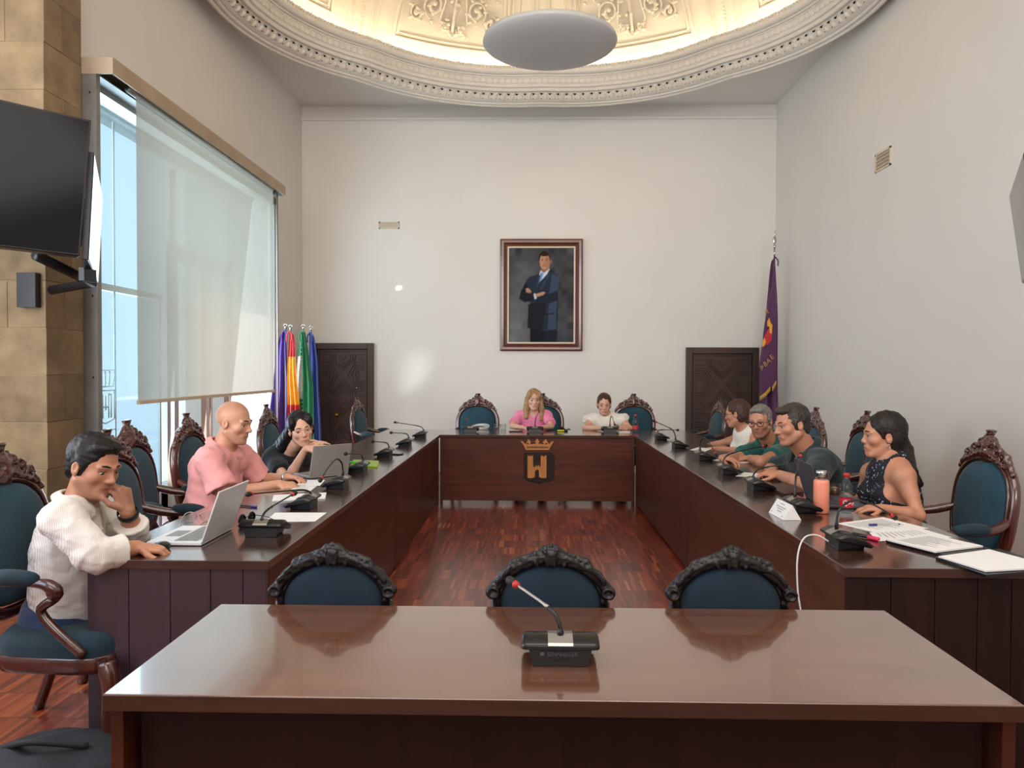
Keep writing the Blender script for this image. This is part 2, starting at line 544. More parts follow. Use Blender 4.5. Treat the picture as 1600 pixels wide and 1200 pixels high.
# ------------------------------------------------------------------ signed distance fields -> one smooth mesh (surface nets)
class Field:
    def __init__(s, lo, hi, hc, fine=(), hf=None):
        s.ax = []
        for a in range(3):
            segs = sorted((max(lo[a], f[0][a]), min(hi[a], f[1][a])) for f in fine)
            x = lo[a]; out = [x]
            while x < hi[a]:
                st = hf if any(u - 1e-9 <= x < v for u, v in segs) else hc
                if st == hc:
                    nxt = [u for u, v in segs if u > x]
                    if nxt and x + hc > min(nxt): st = max(hf, min(nxt) - x)
                x += st; out.append(x)
            s.ax.append(np.array(out, dtype=np.float32))
        s.D = np.full([len(a) for a in s.ax], .05, dtype=np.float32)
    def win(s, lo, hi):
        sl = []
        for a in range(3):
            i = max(0, np.searchsorted(s.ax[a], lo[a]) - 1); j = min(len(s.ax[a]), np.searchsorted(s.ax[a], hi[a]) + 1)
            if j <= i: return None
            sl.append(slice(int(i), int(j)))
        X = s.ax[0][sl[0]][:, None, None]; Y = s.ax[1][sl[1]][None, :, None]; Z = s.ax[2][sl[2]][None, None, :]
        return tuple(sl), X, Y, Z
    def op(s, fn, lo, hi, k, mode):
        m = .045
        r = s.win([a - m for a in lo], [a + m for a in hi])
        if r is None: return
        sl, X, Y, Z = r
        d = fn(X, Y, Z).astype(np.float32); A = s.D[sl]
        if mode == 'add':
            if k > 0:
                h = np.maximum(k - np.abs(A - d), 0) / k
                s.D[sl] = np.minimum(A, d) - h * h * k * .25
            else: s.D[sl] = np.minimum(A, d)
        else:
            d = -d
            if k > 0:
                h = np.maximum(k - np.abs(A - d), 0) / k
                s.D[sl] = np.maximum(A, d) + h * h * k * .25
            else: s.D[sl] = np.maximum(A, d)
    def cap(s, a, ra, b=None, rb=None, k=.02, mode='add', flat=None):
        a = np.array(a, float); b = a + (0, 0, 1e-4) if b is None else np.array(b, float); rb = ra if rb is None else rb
        ab = b - a; L2 = max(ab @ ab, 1e-12)
        def fn(X, Y, Z):
            px, py, pz = X - a[0], Y - a[1], Z - a[2]
            t = np.clip((px * ab[0] + py * ab[1] + pz * ab[2]) / L2, 0, 1)
            return np.sqrt((px - t * ab[0]) ** 2 + (py - t * ab[1]) ** 2 + (pz - t * ab[2]) ** 2) - (ra + (rb - ra) * t)
        R = max(ra, rb)
        s.op(fn, np.minimum(a, b) - R, np.maximum(a, b) + R, k, mode); return s
    def ell(s, c, r, R=None, k=.02, mode='add'):
        c = np.array(c, float); r = np.array(r, float); R = np.eye(3) if R is None else np.array(R)
        def fn(X, Y, Z):
            px, py, pz = X - c[0], Y - c[1], Z - c[2]
            q = [px * R[0, i] + py * R[1, i] + pz * R[2, i] for i in range(3)]
            k0 = np.sqrt(sum((q[i] / r[i]) ** 2 for i in range(3))); k1 = np.sqrt(sum((q[i] / r[i] ** 2) ** 2 for i in range(3)))
            return k0 * (k0 - 1) / np.maximum(k1, 1e-6)
        e = np.sqrt(((R * r) ** 2).sum(1))
        s.op(fn, c - e, c + e, k, mode); return s
    def torus(s, c, R0, r, M, k=.004, mode='add', arc=None):
        c = np.array(c, float); M = np.array(M)
        def fn(X, Y, Z):
            px, py, pz = X - c[0], Y - c[1], Z - c[2]
            q = [px * M[0, i] + py * M[1, i] + pz * M[2, i] for i in range(3)]
            return np.sqrt((np.sqrt(q[0] ** 2 + q[1] ** 2) - R0) ** 2 + q[2] ** 2) - r
        s.op(fn, c - R0 - r, c + R0 + r, k, mode); return s
    def plane(s, p, n):
        """keep only the side opposite to n"""
        n = np.array(n, float); n /= np.linalg.norm(n); p = np.array(p, float)
        X, Y, Z = s.ax[0][:, None, None], s.ax[1][None, :, None], s.ax[2][None, None, :]
        s.D = np.maximum(s.D, ((X - p[0]) * n[0] + (Y - p[1]) * n[1] + (Z - p[2]) * n[2]).astype(np.float32)); return s
    def wobble(s, amp, fr, seed=0):
        X, Y, Z = s.ax[0][:, None, None], s.ax[1][None, :, None], s.ax[2][None, None, :]
        r = np.random.default_rng(seed)
        for i in range(3):
            d = r.normal(size=3); d /= np.linalg.norm(d); f = fr * (1 + .6 * i)
            d2 = r.normal(size=3) * f * .4
            s.D += (amp / (1 + i * .5) * np.sin((X * d[0] + Y * d[1] + Z * d[2]) * f + 1.3 * np.sin(X * d2[0] + Y * d2[1] + Z * d2[2] + i))).astype(np.float32)
        return s
    def verts(s):
        D = s.D; D[0] = D[-1] = .05; D[:, 0] = D[:, -1] = .05; D[:, :, 0] = D[:, :, -1] = .05
        S = D < 0
        cnt = np.zeros([n - 1 for n in D.shape], np.int8)
        for i in (0, 1):
            for j in (0, 1):
                for k in (0, 1):
                    cnt += S[i:S.shape[0] - 1 + i, j:S.shape[1] - 1 + j, k:S.shape[2] - 1 + k]
        act = (cnt > 0) & (cnt < 8)
        I, J, K = np.nonzero(act)
        idx = np.full(act.shape, -1, np.int32); idx[I, J, K] = np.arange(len(I))
        cor = [(i, j, k) for i in (0, 1) for j in (0, 1) for k in (0, 1)]
        val = np.stack([D[I + i, J + j, K + k] for i, j, k in cor], 1)
        pos = np.stack([np.stack([s.ax[0][I + i], s.ax[1][J + j], s.ax[2][K + k]], 1) for i, j, k in cor], 1)
        acc = np.zeros((len(I), 3)); n = np.zeros(len(I))
        for a in range(8):
            for b in range(a + 1, 8):
                if sum(x != y for x, y in zip(cor[a], cor[b])) != 1: continue
                va, vb = val[:, a], val[:, b]; m = (va < 0) != (vb < 0)
                t = np.where(m, va / np.where(m, va - vb, 1), 0)
                p = pos[:, a] + (pos[:, b] - pos[:, a]) * t[:, None]
                acc += p * m[:, None]; n += m
        V = acc / n[:, None]
        F = []
        for ax in range(3):
            s0 = [slice(1, -1)] * 3; s0[ax] = slice(0, -1); s1 = [slice(1, -1)] * 3; s1[ax] = slice(1, None)
            A, B = S[tuple(s0)], S[tuple(s1)]
            for fl, m in ((0, A & ~B), (1, ~A & B)):
                P = np.array(np.nonzero(m)).T
                if not len(P): continue
                P = P + 1; P[:, ax] -= 1
                u, v = (ax + 1) % 3, (ax + 2) % 3
                eu = np.zeros(3, int); eu[u] = 1; ev = np.zeros(3, int); ev[v] = 1
                q = [P - eu - ev, P - ev, P, P - eu]
                q = [idx[x[:, 0], x[:, 1], x[:, 2]] for x in q]
                if fl: q = q[::-1]
                F.append(np.stack(q, 1))
        return V, np.concatenate(F) if F else np.zeros((0, 4), int)
    def mesh(s, name, relax=1):
        V, F = s.verts()
        if relax and len(F):
            for _ in range(relax):
                acc = np.zeros_like(V); n = np.zeros(len(V))
                for a, b in ((0, 1), (1, 2), (2, 3), (3, 0)):
                    for p, q in ((a, b), (b, a)):
                        np.add.at(acc, F[:, p], V[F[:, q]]) if False else None
                        for c in range(3): acc[:, c] += np.bincount(F[:, p], V[F[:, q], c], len(V))
                        n += np.bincount(F[:, p], minlength=len(V))
                V = V * .6 + acc / np.maximum(n, 1)[:, None] * .4
        return npmesh(name, V, F), V

def npmesh(name, V, F, smooth=True):
    me = bpy.data.meshes.new(name)
    me.vertices.add(len(V)); me.vertices.foreach_set('co', V.astype(np.float32).ravel())
    me.loops.add(F.size); me.loops.foreach_set('vertex_index', F.astype(np.int32).ravel())
    me.polygons.add(len(F)); me.polygons.foreach_set('loop_start', np.arange(0, F.size, 4, dtype=np.int32))
    me.polygons.foreach_set('loop_total', np.full(len(F), 4, np.int32))
    me.polygons.foreach_set('use_smooth', np.full(len(F), smooth))
    me.update(calc_edges=True)
    return me
def settone(me, col):
    a = me.attributes.new('tone', 'FLOAT_COLOR', 'POINT')
    c = np.ones((len(me.vertices), 4), np.float32); c[:, :3] = col
    a.data.foreach_set('color', c.ravel())

# ================================================================== THE ROOM
XL, XR, YB, HC = -3.19, 3.41, 10.76, 5.12
struct(MB().bx(-4.4, 3.7, -3.3, 11.0, -.1, 0).obj('floor', 'parquet'), 'reddish industrial parquet floor')
struct(MB().bx(XL - .5, XR + .3, YB, YB + .25, 0, HC + .1).obj('wall_back', 'wall_paint'), 'white wall behind the head table')
struct(MB().bx(XR, XR + .25, -3.3, YB + .2, 0, HC + .1).obj('wall_right', 'wall_paint'), 'white wall without openings')
struct(MB().bx(-4.2, XR + .3, -3.3, -3.1, 0, HC + .1).obj('wall_rear', 'wall_paint'))
WY0, WY1, WZ = 5.34, 9.50, 3.56
b = MB().bx(XL - .5, XL, WY1, YB, 0, HC + .1).bx(XL - .5, XL, 5.29, WY1, WZ, HC + .1)
struct(b.obj('wall_left', 'wall_paint'), 'white wall above and beside the tall window')
struct(MB().bx(-4.4, -3.95, -3.3, 4.9, 0, HC + .1).obj('wall_side', 'wall_paint'))
# ledge along the top of the back wall and of the side walls
b = MB().bx(XL, XR, YB - .03, YB, HC - .20, HC - .165)
struct(b.obj('trim_1', 'ceiling_paint', bevel=.004))

# lobed plan of the plaster ring
RCX, RCY, RR = .15, 6.93, 3.2
def lobe(th, r):
    s = math.sqrt(math.sin(4 * (th - PI / 2)) ** 2 + .01)
    return r * (1 + .034 * (s ** .8 - .9))
def ringpt(th, r, z):
    q = lobe(th, r)
    return Vector((RCX + q * math.cos(th), RCY + q * math.sin(th), z))
NT = 256
# ceiling with the opening of the dome
b = MB(); vs = []
for i in range(NT):
    th = 2 * PI * i / NT
    vs.append(ringpt(th, 3.13, HC))
out = []
for i in range(NT):
    th = 2 * PI * i / NT
    d = (math.cos(th), math.sin(th)); c = []
    for X in (XL - .1, XR + .1):
        if abs(d[0]) > 1e-6: t = (X - RCX) / d[0]; c.append(t) if t > 0 else None
    for Y in (3.0, YB + .1):
        if abs(d[1]) > 1e-6: t = (Y - RCY) / d[1]; c.append(t) if t > 0 else None
    t = min(c); out.append(Vector((RCX + d[0] * t, RCY + d[1] * t, HC)))
for X in (XL - .1, XR + .1):
    for Y in (3.0, YB + .1):
        k = min(range(NT), key=lambda i: (out[i] - Vector((X, Y, HC))).length); out[k] = Vector((X, Y, HC))
b.add(vs + out, [(i, i + NT, (i + 1) % NT + NT, (i + 1) % NT) for i in range(NT)])
b.bx(-4.4, XR + .3, -3.3, 3.0, HC, HC + .1)
b.bx(-4.4, XL - .1, 3.0, 5.6, HC, HC + .1)
struct(b.obj('ceiling', 'ceiling_paint'), 'flat ceiling around the dome')

# dome
DZ, DR, DH = 5.2, 3.05, 1.85
def domept(th, ph, off=0.):
    r = DR + off; return Vector((RCX + r * math.cos(ph) * math.cos(th), RCY + r * math.cos(ph) * math.sin(th), DZ + (DH + off) * math.sin(ph)))
dome = thing('ceiling_dome', None, None); dome['kind'] = 'structure'; dome['label'] = 'plaster dome with relief panels over the hall'
b = MB(); NA, NP = 96, 20
vs = [domept(2 * PI * i / NA, PI / 2 * j / NP) for j in range(NP + 1) for i in range(NA)]
b.add(vs, [(j * NA + i, (j + 1) * NA + i, (j + 1) * NA + (i + 1) % NA, j * NA + (i + 1) % NA) for j in range(NP) for i in range(NA)], True)
b.obj('dome_shell', 'dome_plaster', dome)
def dtube(mb, pts, r, n=6, off=0., closed=False, flat=1.):
    mb.tube([domept(t, p, -r * .3 + off) for t, p in pts], r, n, closed, flat)
# ribs at the cusps, each a pair of mouldings with a row of beads
for k in range(8):
    th = PI / 2 + k * PI / 4
    if math.sin(th) < -.3: continue
    if k == 0: continue
    b = MB()
    phs = [.02 + .07 * i for i in range(20)]
    for o, r in ((-.062, .018), (-.040, .012), (.040, .012), (.062, .018)):
        dtube(b, [(th + o / max(.3, math.cos(p)) ** .5, p) for p in phs], r, 6)
    b.obj('dome_rib', 'dome_plaster', dome)
    b = MB()
    for i in range(60):
        p = .03 + .021 * i
        q = domept(th, p, -.012)
        b.ell(q, (.02, .014, .014), Matrix.Rotation(th, 3, 'Z'), 8, 5)
    o = b.obj('rib_beading', 'dome_plaster', dome); o['kind'] = 'stuff'
# relief panels between the ribs with scrolling foliage
def scroll(mb, cx, cy, r0, turns, dirn, a0, rad=.02, mp=None, leaf=True):
    pts = []; n = int(14 * turns)
    for i in range(n + 1):
        t = i / n; a = a0 + dirn * 2 * PI * turns * t; r = r0 * (1 - .82 * t)
        pts.append((cx + r * math.cos(a), cy + r * math.sin(a)))
    P = [mp(*q) for q in pts]
    mb.tube(P, [rad * (.6 + .7 * i / n) for i in range(n + 1)], 6)
    mb.ell(P[-1], (rad * 1.7,) * 3, None, 8, 6)
    if leaf:
        for i in range(2, n - 3, 3):
            t = i / n; a = a0 + dirn * 2 * PI * turns * t; r = r0 * (1 - .82 * t) * 1.28
            q = mp(cx + r * math.cos(a), cy + r * math.sin(a))
            mb.ell(q, (rad * 1.9, rad * 1.2, rad * 1.0), Matrix.Rotation(a, 3, 'Z'), 8, 5)
def panel(t0, t1, p0, p1, foliage):
    b = MB()
    for ins, r in ((0, .022), (.035, .012), (.055, .016)):
        a, c, d, e = t0 + ins / 2.9, t1 - ins / 2.9, p0 + ins / 1.9, p1 - ins / 1.9
        pts = [(a + (c - a) * i / 16, d) for i in range(17)] + [(c - (c - a) * .04 * i / 8, d + (e - d) * i / 8) for i in range(1, 9)] + [(c - (c - a) * (.04 + .92 * i / 16), e) for i in range(1, 17)] + [(a + (c - a) * .04 * (1 - i / 8), e - (e - d) * i / 8) for i in range(1, 8)]
        dtube(b, pts, r, 6, closed=True)
    b.obj('panel_frame', 'dome_plaster', dome)
    if not foliage: return
    b = MB(); W = (t1 - t0) * 2.9; tm = (t0 + t1) / 2
    def mp(x, y): return domept(tm + x / 2.9, p0 + (y) / 1.9, -.03)
    H = (p1 - p0) * 1.9
    for sx in (-1, 1):
        scroll(b, sx * W * .19, H * .30, .15, 1.5, sx, -PI / 2, mp=mp)
        scroll(b, sx * W * .33, H * .22, .10, 1.3, -sx, PI / 2, mp=mp)
        scroll(b, sx * W * .17, H * .58, .16, 1.5, -sx, PI / 2, mp=mp)
        scroll(b, sx * W * .33, H * .52, .11, 1.3, sx, 0, mp=mp)
        scroll(b, sx * W * .30, H * .80, .11, 1.3, sx, 0, mp=mp)
        scroll(b, sx * W * .07, H * .15, .06, 1.2, sx, 0, mp=mp)
        scroll(b, sx * W * .08, H * .82, .09, 1.2, sx, 0, mp=mp)
        b.tube([mp(0, H * .08), mp(sx * W * .12, H * .2), mp(sx * W * .08, H * .45), mp(sx * W * .2, H * .75)], .014, 6)
    for i in range(44):
        x, y = rng.uniform(-.4, .4) * W, rng.uniform(.1, .9) * H
        b.ell(mp(x, y), (.04, .022, .022), Matrix.Rotation(rng.uniform(0, PI), 3, 'Z'), 8, 5)
    b.tube([mp(0, H * i / 8) for i in range(1, 8)], .02, 6)
    b.obj('foliage_relief', 'dome_plaster', dome)
for k in range(8):
    th = PI / 2 + k * PI / 4
    for sgn in (0,):
        m = th + PI / 8
        if math.sin(m) < -.2: continue
        panel(m - .25, m + .25, .155, .9, True)
# plain pilaster strips above the head-table side
b = MB()
for o in (-.13, -.105, -.04, -.02, .02, .04, .105, .13):
    dtube(b, [(PI / 2 + o, .1 + .08 * i) for i in range(14)], .013, 6)
b.obj('pilaster_strips', 'dome_plaster', dome)

# cornice ring
ring = thing('cornice_ring', None, None); ring['kind'] = 'structure'; ring['label'] = 'ornate lobed plaster cornice ring around the dome'
def sweepring(prof, name, mat, parent, kindstuff=False):
    b = MB(); n = len(prof); vs = []
    for i in range(NT):
        th = 2 * PI * i / NT
        vs += [ringpt(th, r, z) for r, z in prof]
    fs = [(i * n + j, i * n + j + 1, ((i + 1) % NT) * n + j + 1, ((i + 1) % NT) * n + j) for i in range(NT) for j in range(n - 1)]
    b.add(vs, fs, False)
    o = b.obj(name, mat, parent)
    for p in o.data.polygons: p.use_smooth = False
    return o
def arc(cx, cz, r, a0, a1, n=5):
    return [(cx + r * math.cos(math.radians(a0 + (a1 - a0) * i / n)), cz + r * math.sin(math.radians(a0 + (a1 - a0) * i / n))) for i in range(n + 1)]
sweepring([(3.22, HC), (3.22, 4.90), (3.215, 4.875)] + arc(3.18, 4.875, .02, 0, -180) + [(3.155, 4.885), (3.14, 4.87), (3.12, 4.875), (3.115, 4.89)], 'lower_moulding', 'plaster', ring)
sweepring([(3.115, 4.89)] + arc(3.115, 5.0, .11, -90, -165, 7) + [(3.0, 4.985), (2.985, 4.99)], 'cavetto', 'plaster', ring)
sweepring([(2.985, 4.99)] + arc(2.965, 5.0, .022, -60, -200, 6) + [(2.94, 5.02)] + arc(2.925, 5.035, .02, -80, -200, 5) + [(2.9, 5.05)], 'middle_moulding', 'plaster', ring)
sweepring([(2.9, 5.05), (2.875, 5.135)], 'guilloche_band', 'plaster', ring)
sweepring([(2.875, 5.135), (2.855, 5.135), (2.85, 5.15), (2.835, 5.155)] + arc(2.835, 5.195, .045, -90, -215, 8) + [(2.80, 5.245), (2.83, 5.25), (2.95, 5.235), (3.07, 5.2)], 'upper_torus', 'plaster', ring)
b = MB(); NG = 230
for i in range(NG):
    th = 2 * PI * i / NG
    if math.sin(th) < -.25: continue
    a = ringpt(th, 2.884, 5.092); t = (ringpt(th + .005, 2.884, 5.092) - a).normalized(); u = (ringpt(th, 2.875, 5.135) - ringpt(th, 2.9, 5.05)).normalized(); nn = t.cross(u)
    R = .034
    pts = [a + t * (R * 1.35 * math.cos(x)) + u * (R * math.sin(x)) - nn * .0 for x in [2 * PI * j / 10 for j in range(10)]]
    b.tube(pts, .0075, 5, closed=True)
o = b.obj('guilloche_relief', 'plaster', ring); o['kind'] = 'stuff'
b = MB(); c = MB(); NH = 176
for i in range(NH):
    th = 2 * PI * i / NH
    if math.sin(th) < -.25: continue
    a = ringpt(th, 3.05, 4.918); M = Matrix.Rotation(th, 3, 'Z')
    b.ell(a, (.008, .008, .010), M, 6, 4)  # dark studs put in for the shade inside the drop holes
    a = ringpt(th, 3.004, 4.968)
    b.prism([(-.015, 0), (.015, 0), (0, .018)], .016, Matrix.Rotation(th + PI / 2, 3, 'Z') @ Matrix.Rotation(2.2, 3, 'X'), a)  # dark wedges put in for the scalloped shadow line
    if i % 2 == 0:
        a = ringpt(th + .006, 3.09, 4.895)
    th2 = th + PI / NH
    c.ell(ringpt(th2, 3.035, 4.925), (.04, .014, .03), M, 8, 5)
    c.tube([ringpt(th2 - .012, 3.0, 4.975), ringpt(th2, 3.02, 4.945), ringpt(th2 + .012, 3.0, 4.975)], .007, 5)
o = b.obj('drop_hole_shade', 'dark_hole', ring); o['kind'] = 'stuff'
o = c.obj('leaf_tips', 'plaster', ring); o['kind'] = 'stuff'
b = MB()
for i in range(420):
    th = 2 * PI * i / 420
    if math.sin(th) < -.25: continue
    b.ell(ringpt(th, 2.795, 5.225 + .006 * math.sin(i * 1.7)), (.016, .02, .022), Matrix.Rotation(th, 3, 'Z'), 6, 4)
o = b.obj('leaf_edge', 'plaster', ring); o['kind'] = 'stuff'
cs = MB().tube([ringpt(2 * PI * i / 128, 2.95, 5.252) for i in range(128)], .012, 6, closed=True).obj('cove_light_strip', 'cove_strip')
tag(cs, 'warm cove light strip hidden behind the cornice ring', 'light')
cs['kind'] = 'thing'

# pendant disc lamp
lamp = thing('pendant_lamp', 'large round grey-white disc lamp hanging under the dome', 'lamp', (.18, 7.05, 4.06))
prof = [(.0, -.085), (.25, -.08), (.45, -.062), (.56, -.036), (.60, -.012), (.61, 0), (.60, .03), (.5, .06), (.25, .075), (.0, .08)]
MB().lathe(prof, 64, (0, 0, .36), cap=False).obj('disc', 'grey_disc', lamp)
b = MB()
for a in (.5, 2.6, 4.7): b.tube([(.35 * math.cos(a), .35 * math.sin(a), .4), (.05 * math.cos(a), .05 * math.sin(a), 3.0)], .002, 5)
b.obj('suspension_wires', 'steel', lamp)

# ---- stone pier with separate ashlar blocks
pier = thing('pillar', None, None, (-3.5, 5.2, 0)); pier['kind'] = 'structure'; pier['label'] = 'sandstone ashlar pier beside the window'
PX, PY0, PY1 = -3.107, 4.88, 5.30
MB().bx(-3.98, PX - .005, PY0 + .005, PY1 - .005, 0, HC).obj('mortar_core', 'mortar', pier, world=True)
z = -.12; row = 0; cour = .305
blockme = {}
while z < HC:
    z0, z1 = max(0, z) + .002, min(HC, z + cour) - .002
    if z1 - z0 > .03:
        cuts = [-3.99, -3.45, PX] if row % 2 else [-3.99, PX - .06 * (row % 3) - .25, PX]
        dep = PY0 + (.29 if row % 2 else .20)
        for i in range(len(cuts) - 1):
            last = i == len(cuts) - 2
            j = rng.uniform(-.003, .003)
            x0, x1 = cuts[i] + .0015, cuts[i + 1] - (.0015 if not last else 0)
            MB().bx(x0, x1 + (j if last else 0), PY0 + j, dep if last else PY0 + .2, z0, z1).obj('stone_block', 'sandstone', pier, bevel=.004, world=True)
        j = rng.uniform(-.003, .003)
        MB().bx(PX - .3, PX + j, dep + .003, PY1, z0, z1).obj('stone_block', 'sandstone', pier, bevel=.004, world=True)
    z += cour; row += 1

# ---- window wall: steel-clad box frame, glass screen, balcony doors, roller blind
win = thing('window_1', None, None, (XL, 7.5, 0)); win['kind'] = 'structure'; win['label'] = 'tall glazed opening with steel frame and timber balcony doors'
def wb(name, mat, *bxs, bevel=0):
    m = MB()
    for q in bxs: m.bx(*q)
    return m.obj(name, mat, win, bevel=bevel, world=True)
FX = -2.89
wb('near_jamb', 'steel', (XL - .25, -3.01, WY0 - .035, WY0 + .015, 0, WZ))
wb('jamb_bolt', 'dark_hole', (-3.05, -3.04, WY0 - .038, WY0 - .034, 1.95, 1.965)); wb('jamb_bolt', 'dark_hole', (-3.05, -3.04, WY0 - .038, WY0 - .034, 1.38, 1.395)); wb('jamb_bolt', 'dark_hole', (-3.06, -3.05, WY0 - .038, WY0 - .034, 3.36, 3.375))
HE = 9.08
wb('header_box', 'cream_metal', (FX - .012, FX, WY0 - .035, HE, WZ - .065, WZ + .05), (XL, FX - .012, WY0 - .02, HE, WZ + .038, WZ + .05), bevel=.002)
wb('header_end_plate', 'cream_metal', (XL, FX - .001, WY0 - .038, WY0 - .024, WZ - .065, WZ + .05), bevel=.002)
wb('header_end_plate', 'steel', (XL, FX - .013, HE - .012, HE, WZ - .065, WZ + .038))
wb('header_soffit', 'steel', (XL + .02, XL + .16, WY0, HE, WZ - .05, WZ - .04))
wb('header_inner_rail', 'silver', (XL - .02, XL + .05, WY0, WY1, WZ - .09, WZ + .03))
wb('far_post', 'steel', (XL + .0, XL + .05, 9.42, 9.50, 0, WZ))
b = MB(); b.tube([(-2.965, 9.0, 0.02), (-2.965, 9.0, WZ - .04)], .011, 6)
b.obj('side_channel', 'silver', win, world=True)
GX = XL - .03
for y0, y1 in ((5.36, 6.30), (6.31, 7.35), (7.36, 8.4), (8.41, 9.42)):
    wb('upper_pane', 'etched_glass' if y0 < 6 else 'window_glass', (GX, GX + .008, y0, y1, 2.09, WZ - .03))
wb('lower_pane', 'etched_glass', (GX, GX + .008, 5.36, 6.62, .05, 2.04))
wb('transom', 'silver', (GX - .02, GX + .03, 5.36, 6.62, 2.04, 2.09))
wb('pane_edge', 'silver', (GX - .004, GX + .012, 6.61, 6.63, .05, 2.04))
wb('sill_rail', 'silver', (GX - .02, GX + .03, 5.5, 9.5, 0, .05))
# etched bands, line and crest on the lower pane
e = MB()
EX = GX + .012
def eline(y0, z0, y1, z1, t=.006): e.tube([(EX, y0, z0), (EX, y1, z1)], t, 4)
pe = lambda u, v: at(u, v, x=EX)
ya = pe(180, 600).y
eline(ya, .25, ya, 3.35, .008)
z1_, z2_ = pe(160, 578).z, pe(160, 673).z
eline(5.38, z1_, ya, z1_, .006); eline(5.38, z2_, ya, z2_, .006)
cy = (pe(148, 620).y + pe(176, 620).y) / 2 + .02; cw = (pe(176, 620).y - pe(148, 620).y) / 2
ct, cb_ = pe(162, 610).z, pe(162, 662).z
for sgn in (-1, 1):
    eline(cy + sgn * cw, ct, cy + sgn * cw, cb_ + .03, .008); eline(cy + sgn * cw, cb_ + .03, cy, cb_, .008)
    for q in (.35, .62): eline(cy + sgn * cw * q, cb_ + .04, cy + sgn * cw * q, ct - .03, .009)
    eline(cy + sgn * cw * .62, ct - .03, cy + sgn * cw * .35, ct - .03, .009)
eline(cy - cw, ct, cy + cw, ct, .008); eline(cy - cw * .3, (ct + cb_) / 2, cy + cw * .3, (ct + cb_) / 2, .01); eline(cy, cb_ + .1, cy, ct - .04, .008)
eline(cy - cw * .9, ct + .03, cy + cw * .9, ct + .03, .009)
for q in (-1.1, -.5, 0, .5, 1.1):
    eline(cy + cw * q * .8, ct + .03, cy + cw * q, ct + .13, .006); e.ell((EX, cy + cw * q, ct + .14), (.008, .012, .012), None, 6, 4)
e.obj('etched_crest', 'etch', win, world=True)
# timber balcony doors further out
BX = -3.72
def mull(u, wd=.09, z1=2.75):
    y = at(u, 660, x=BX).y
    return (BX - .06, BX, y - wd / 2, y + wd / 2, 0, z1)
for u, wd in ((275, .13), (325, .09), (331, .05), (360, .09), (372, .06)):
    wb('door_stile', 'window_timber', mull(u, wd))
ya0, ya1 = at(275, 660, x=BX).y, 9.6
wb('door_head', 'window_timber', (BX - .06, BX, ya0, ya1, 2.6, 2.75))
wb('door_rail', 'window_timber', (BX - .06, BX, ya0, ya1, 0, .25))
wb('outer_frame', 'steel', (BX + .02, BX + .06, ya0 - .16, ya0 - .1, 0, 3.5))
wb('reveal_near', 'wall_paint', (XL - .75, XL - .5, 5.1, 5.3, 0, 3.8))
wb('reveal_far', 'wall_paint', (XL - 1.1, XL - .5, WY1, WY1 + .2, 0, 3.8))
wb('balcony_slab', 'outside_render', (XL - 1.5, XL - .5, 5.0, 10.0, -.1, 0))
bl = thing('roller_blind', 'cream translucent roller blind pulled half down over the window', 'blind', (XL + .14, 7.9, 3.5))
BLX = -2.95
y0, y1 = at(214, 400, x=BLX).y, at(427, 450, x=BLX).y
zt, zb = WZ - .06, at(300, 619, x=BLX).z
b = MB(); n = 24; vs = []
for i in range(n + 1):
    y = y0 + (y1 - y0) * i / n
    for j in range(9):
        z = zb + (zt - zb) * j / 8
        vs.append((BLX + .006 * math.sin(i * 1.1) * math.sin(PI * j / 8), y, z))
b.add(vs, [(i * 9 + j, (i + 1) * 9 + j, (i + 1) * 9 + j + 1, i * 9 + j + 1) for i in range(n) for j in range(8)], True)
b.obj('blind_cloth', 'blind_fabric', bl, world=True)
MB().bx(BLX - .012, BLX + .012, y0, y1, zb - .03, zb).obj('bottom_bar', 'cream_trim', bl, bevel=.003, world=True)
MB().tube([(BLX - .03, y0 - .05, zt + .03), (BLX - .03, y1 + .05, zt + .03)], .032, 14).obj('roller_tube', 'silver', bl, world=True)
MB().tube([(BLX, y1 + .07, zt), (BLX, y1 + .07, .3)], .003, 5).obj('bead_chain', 'steel', bl, world=True)

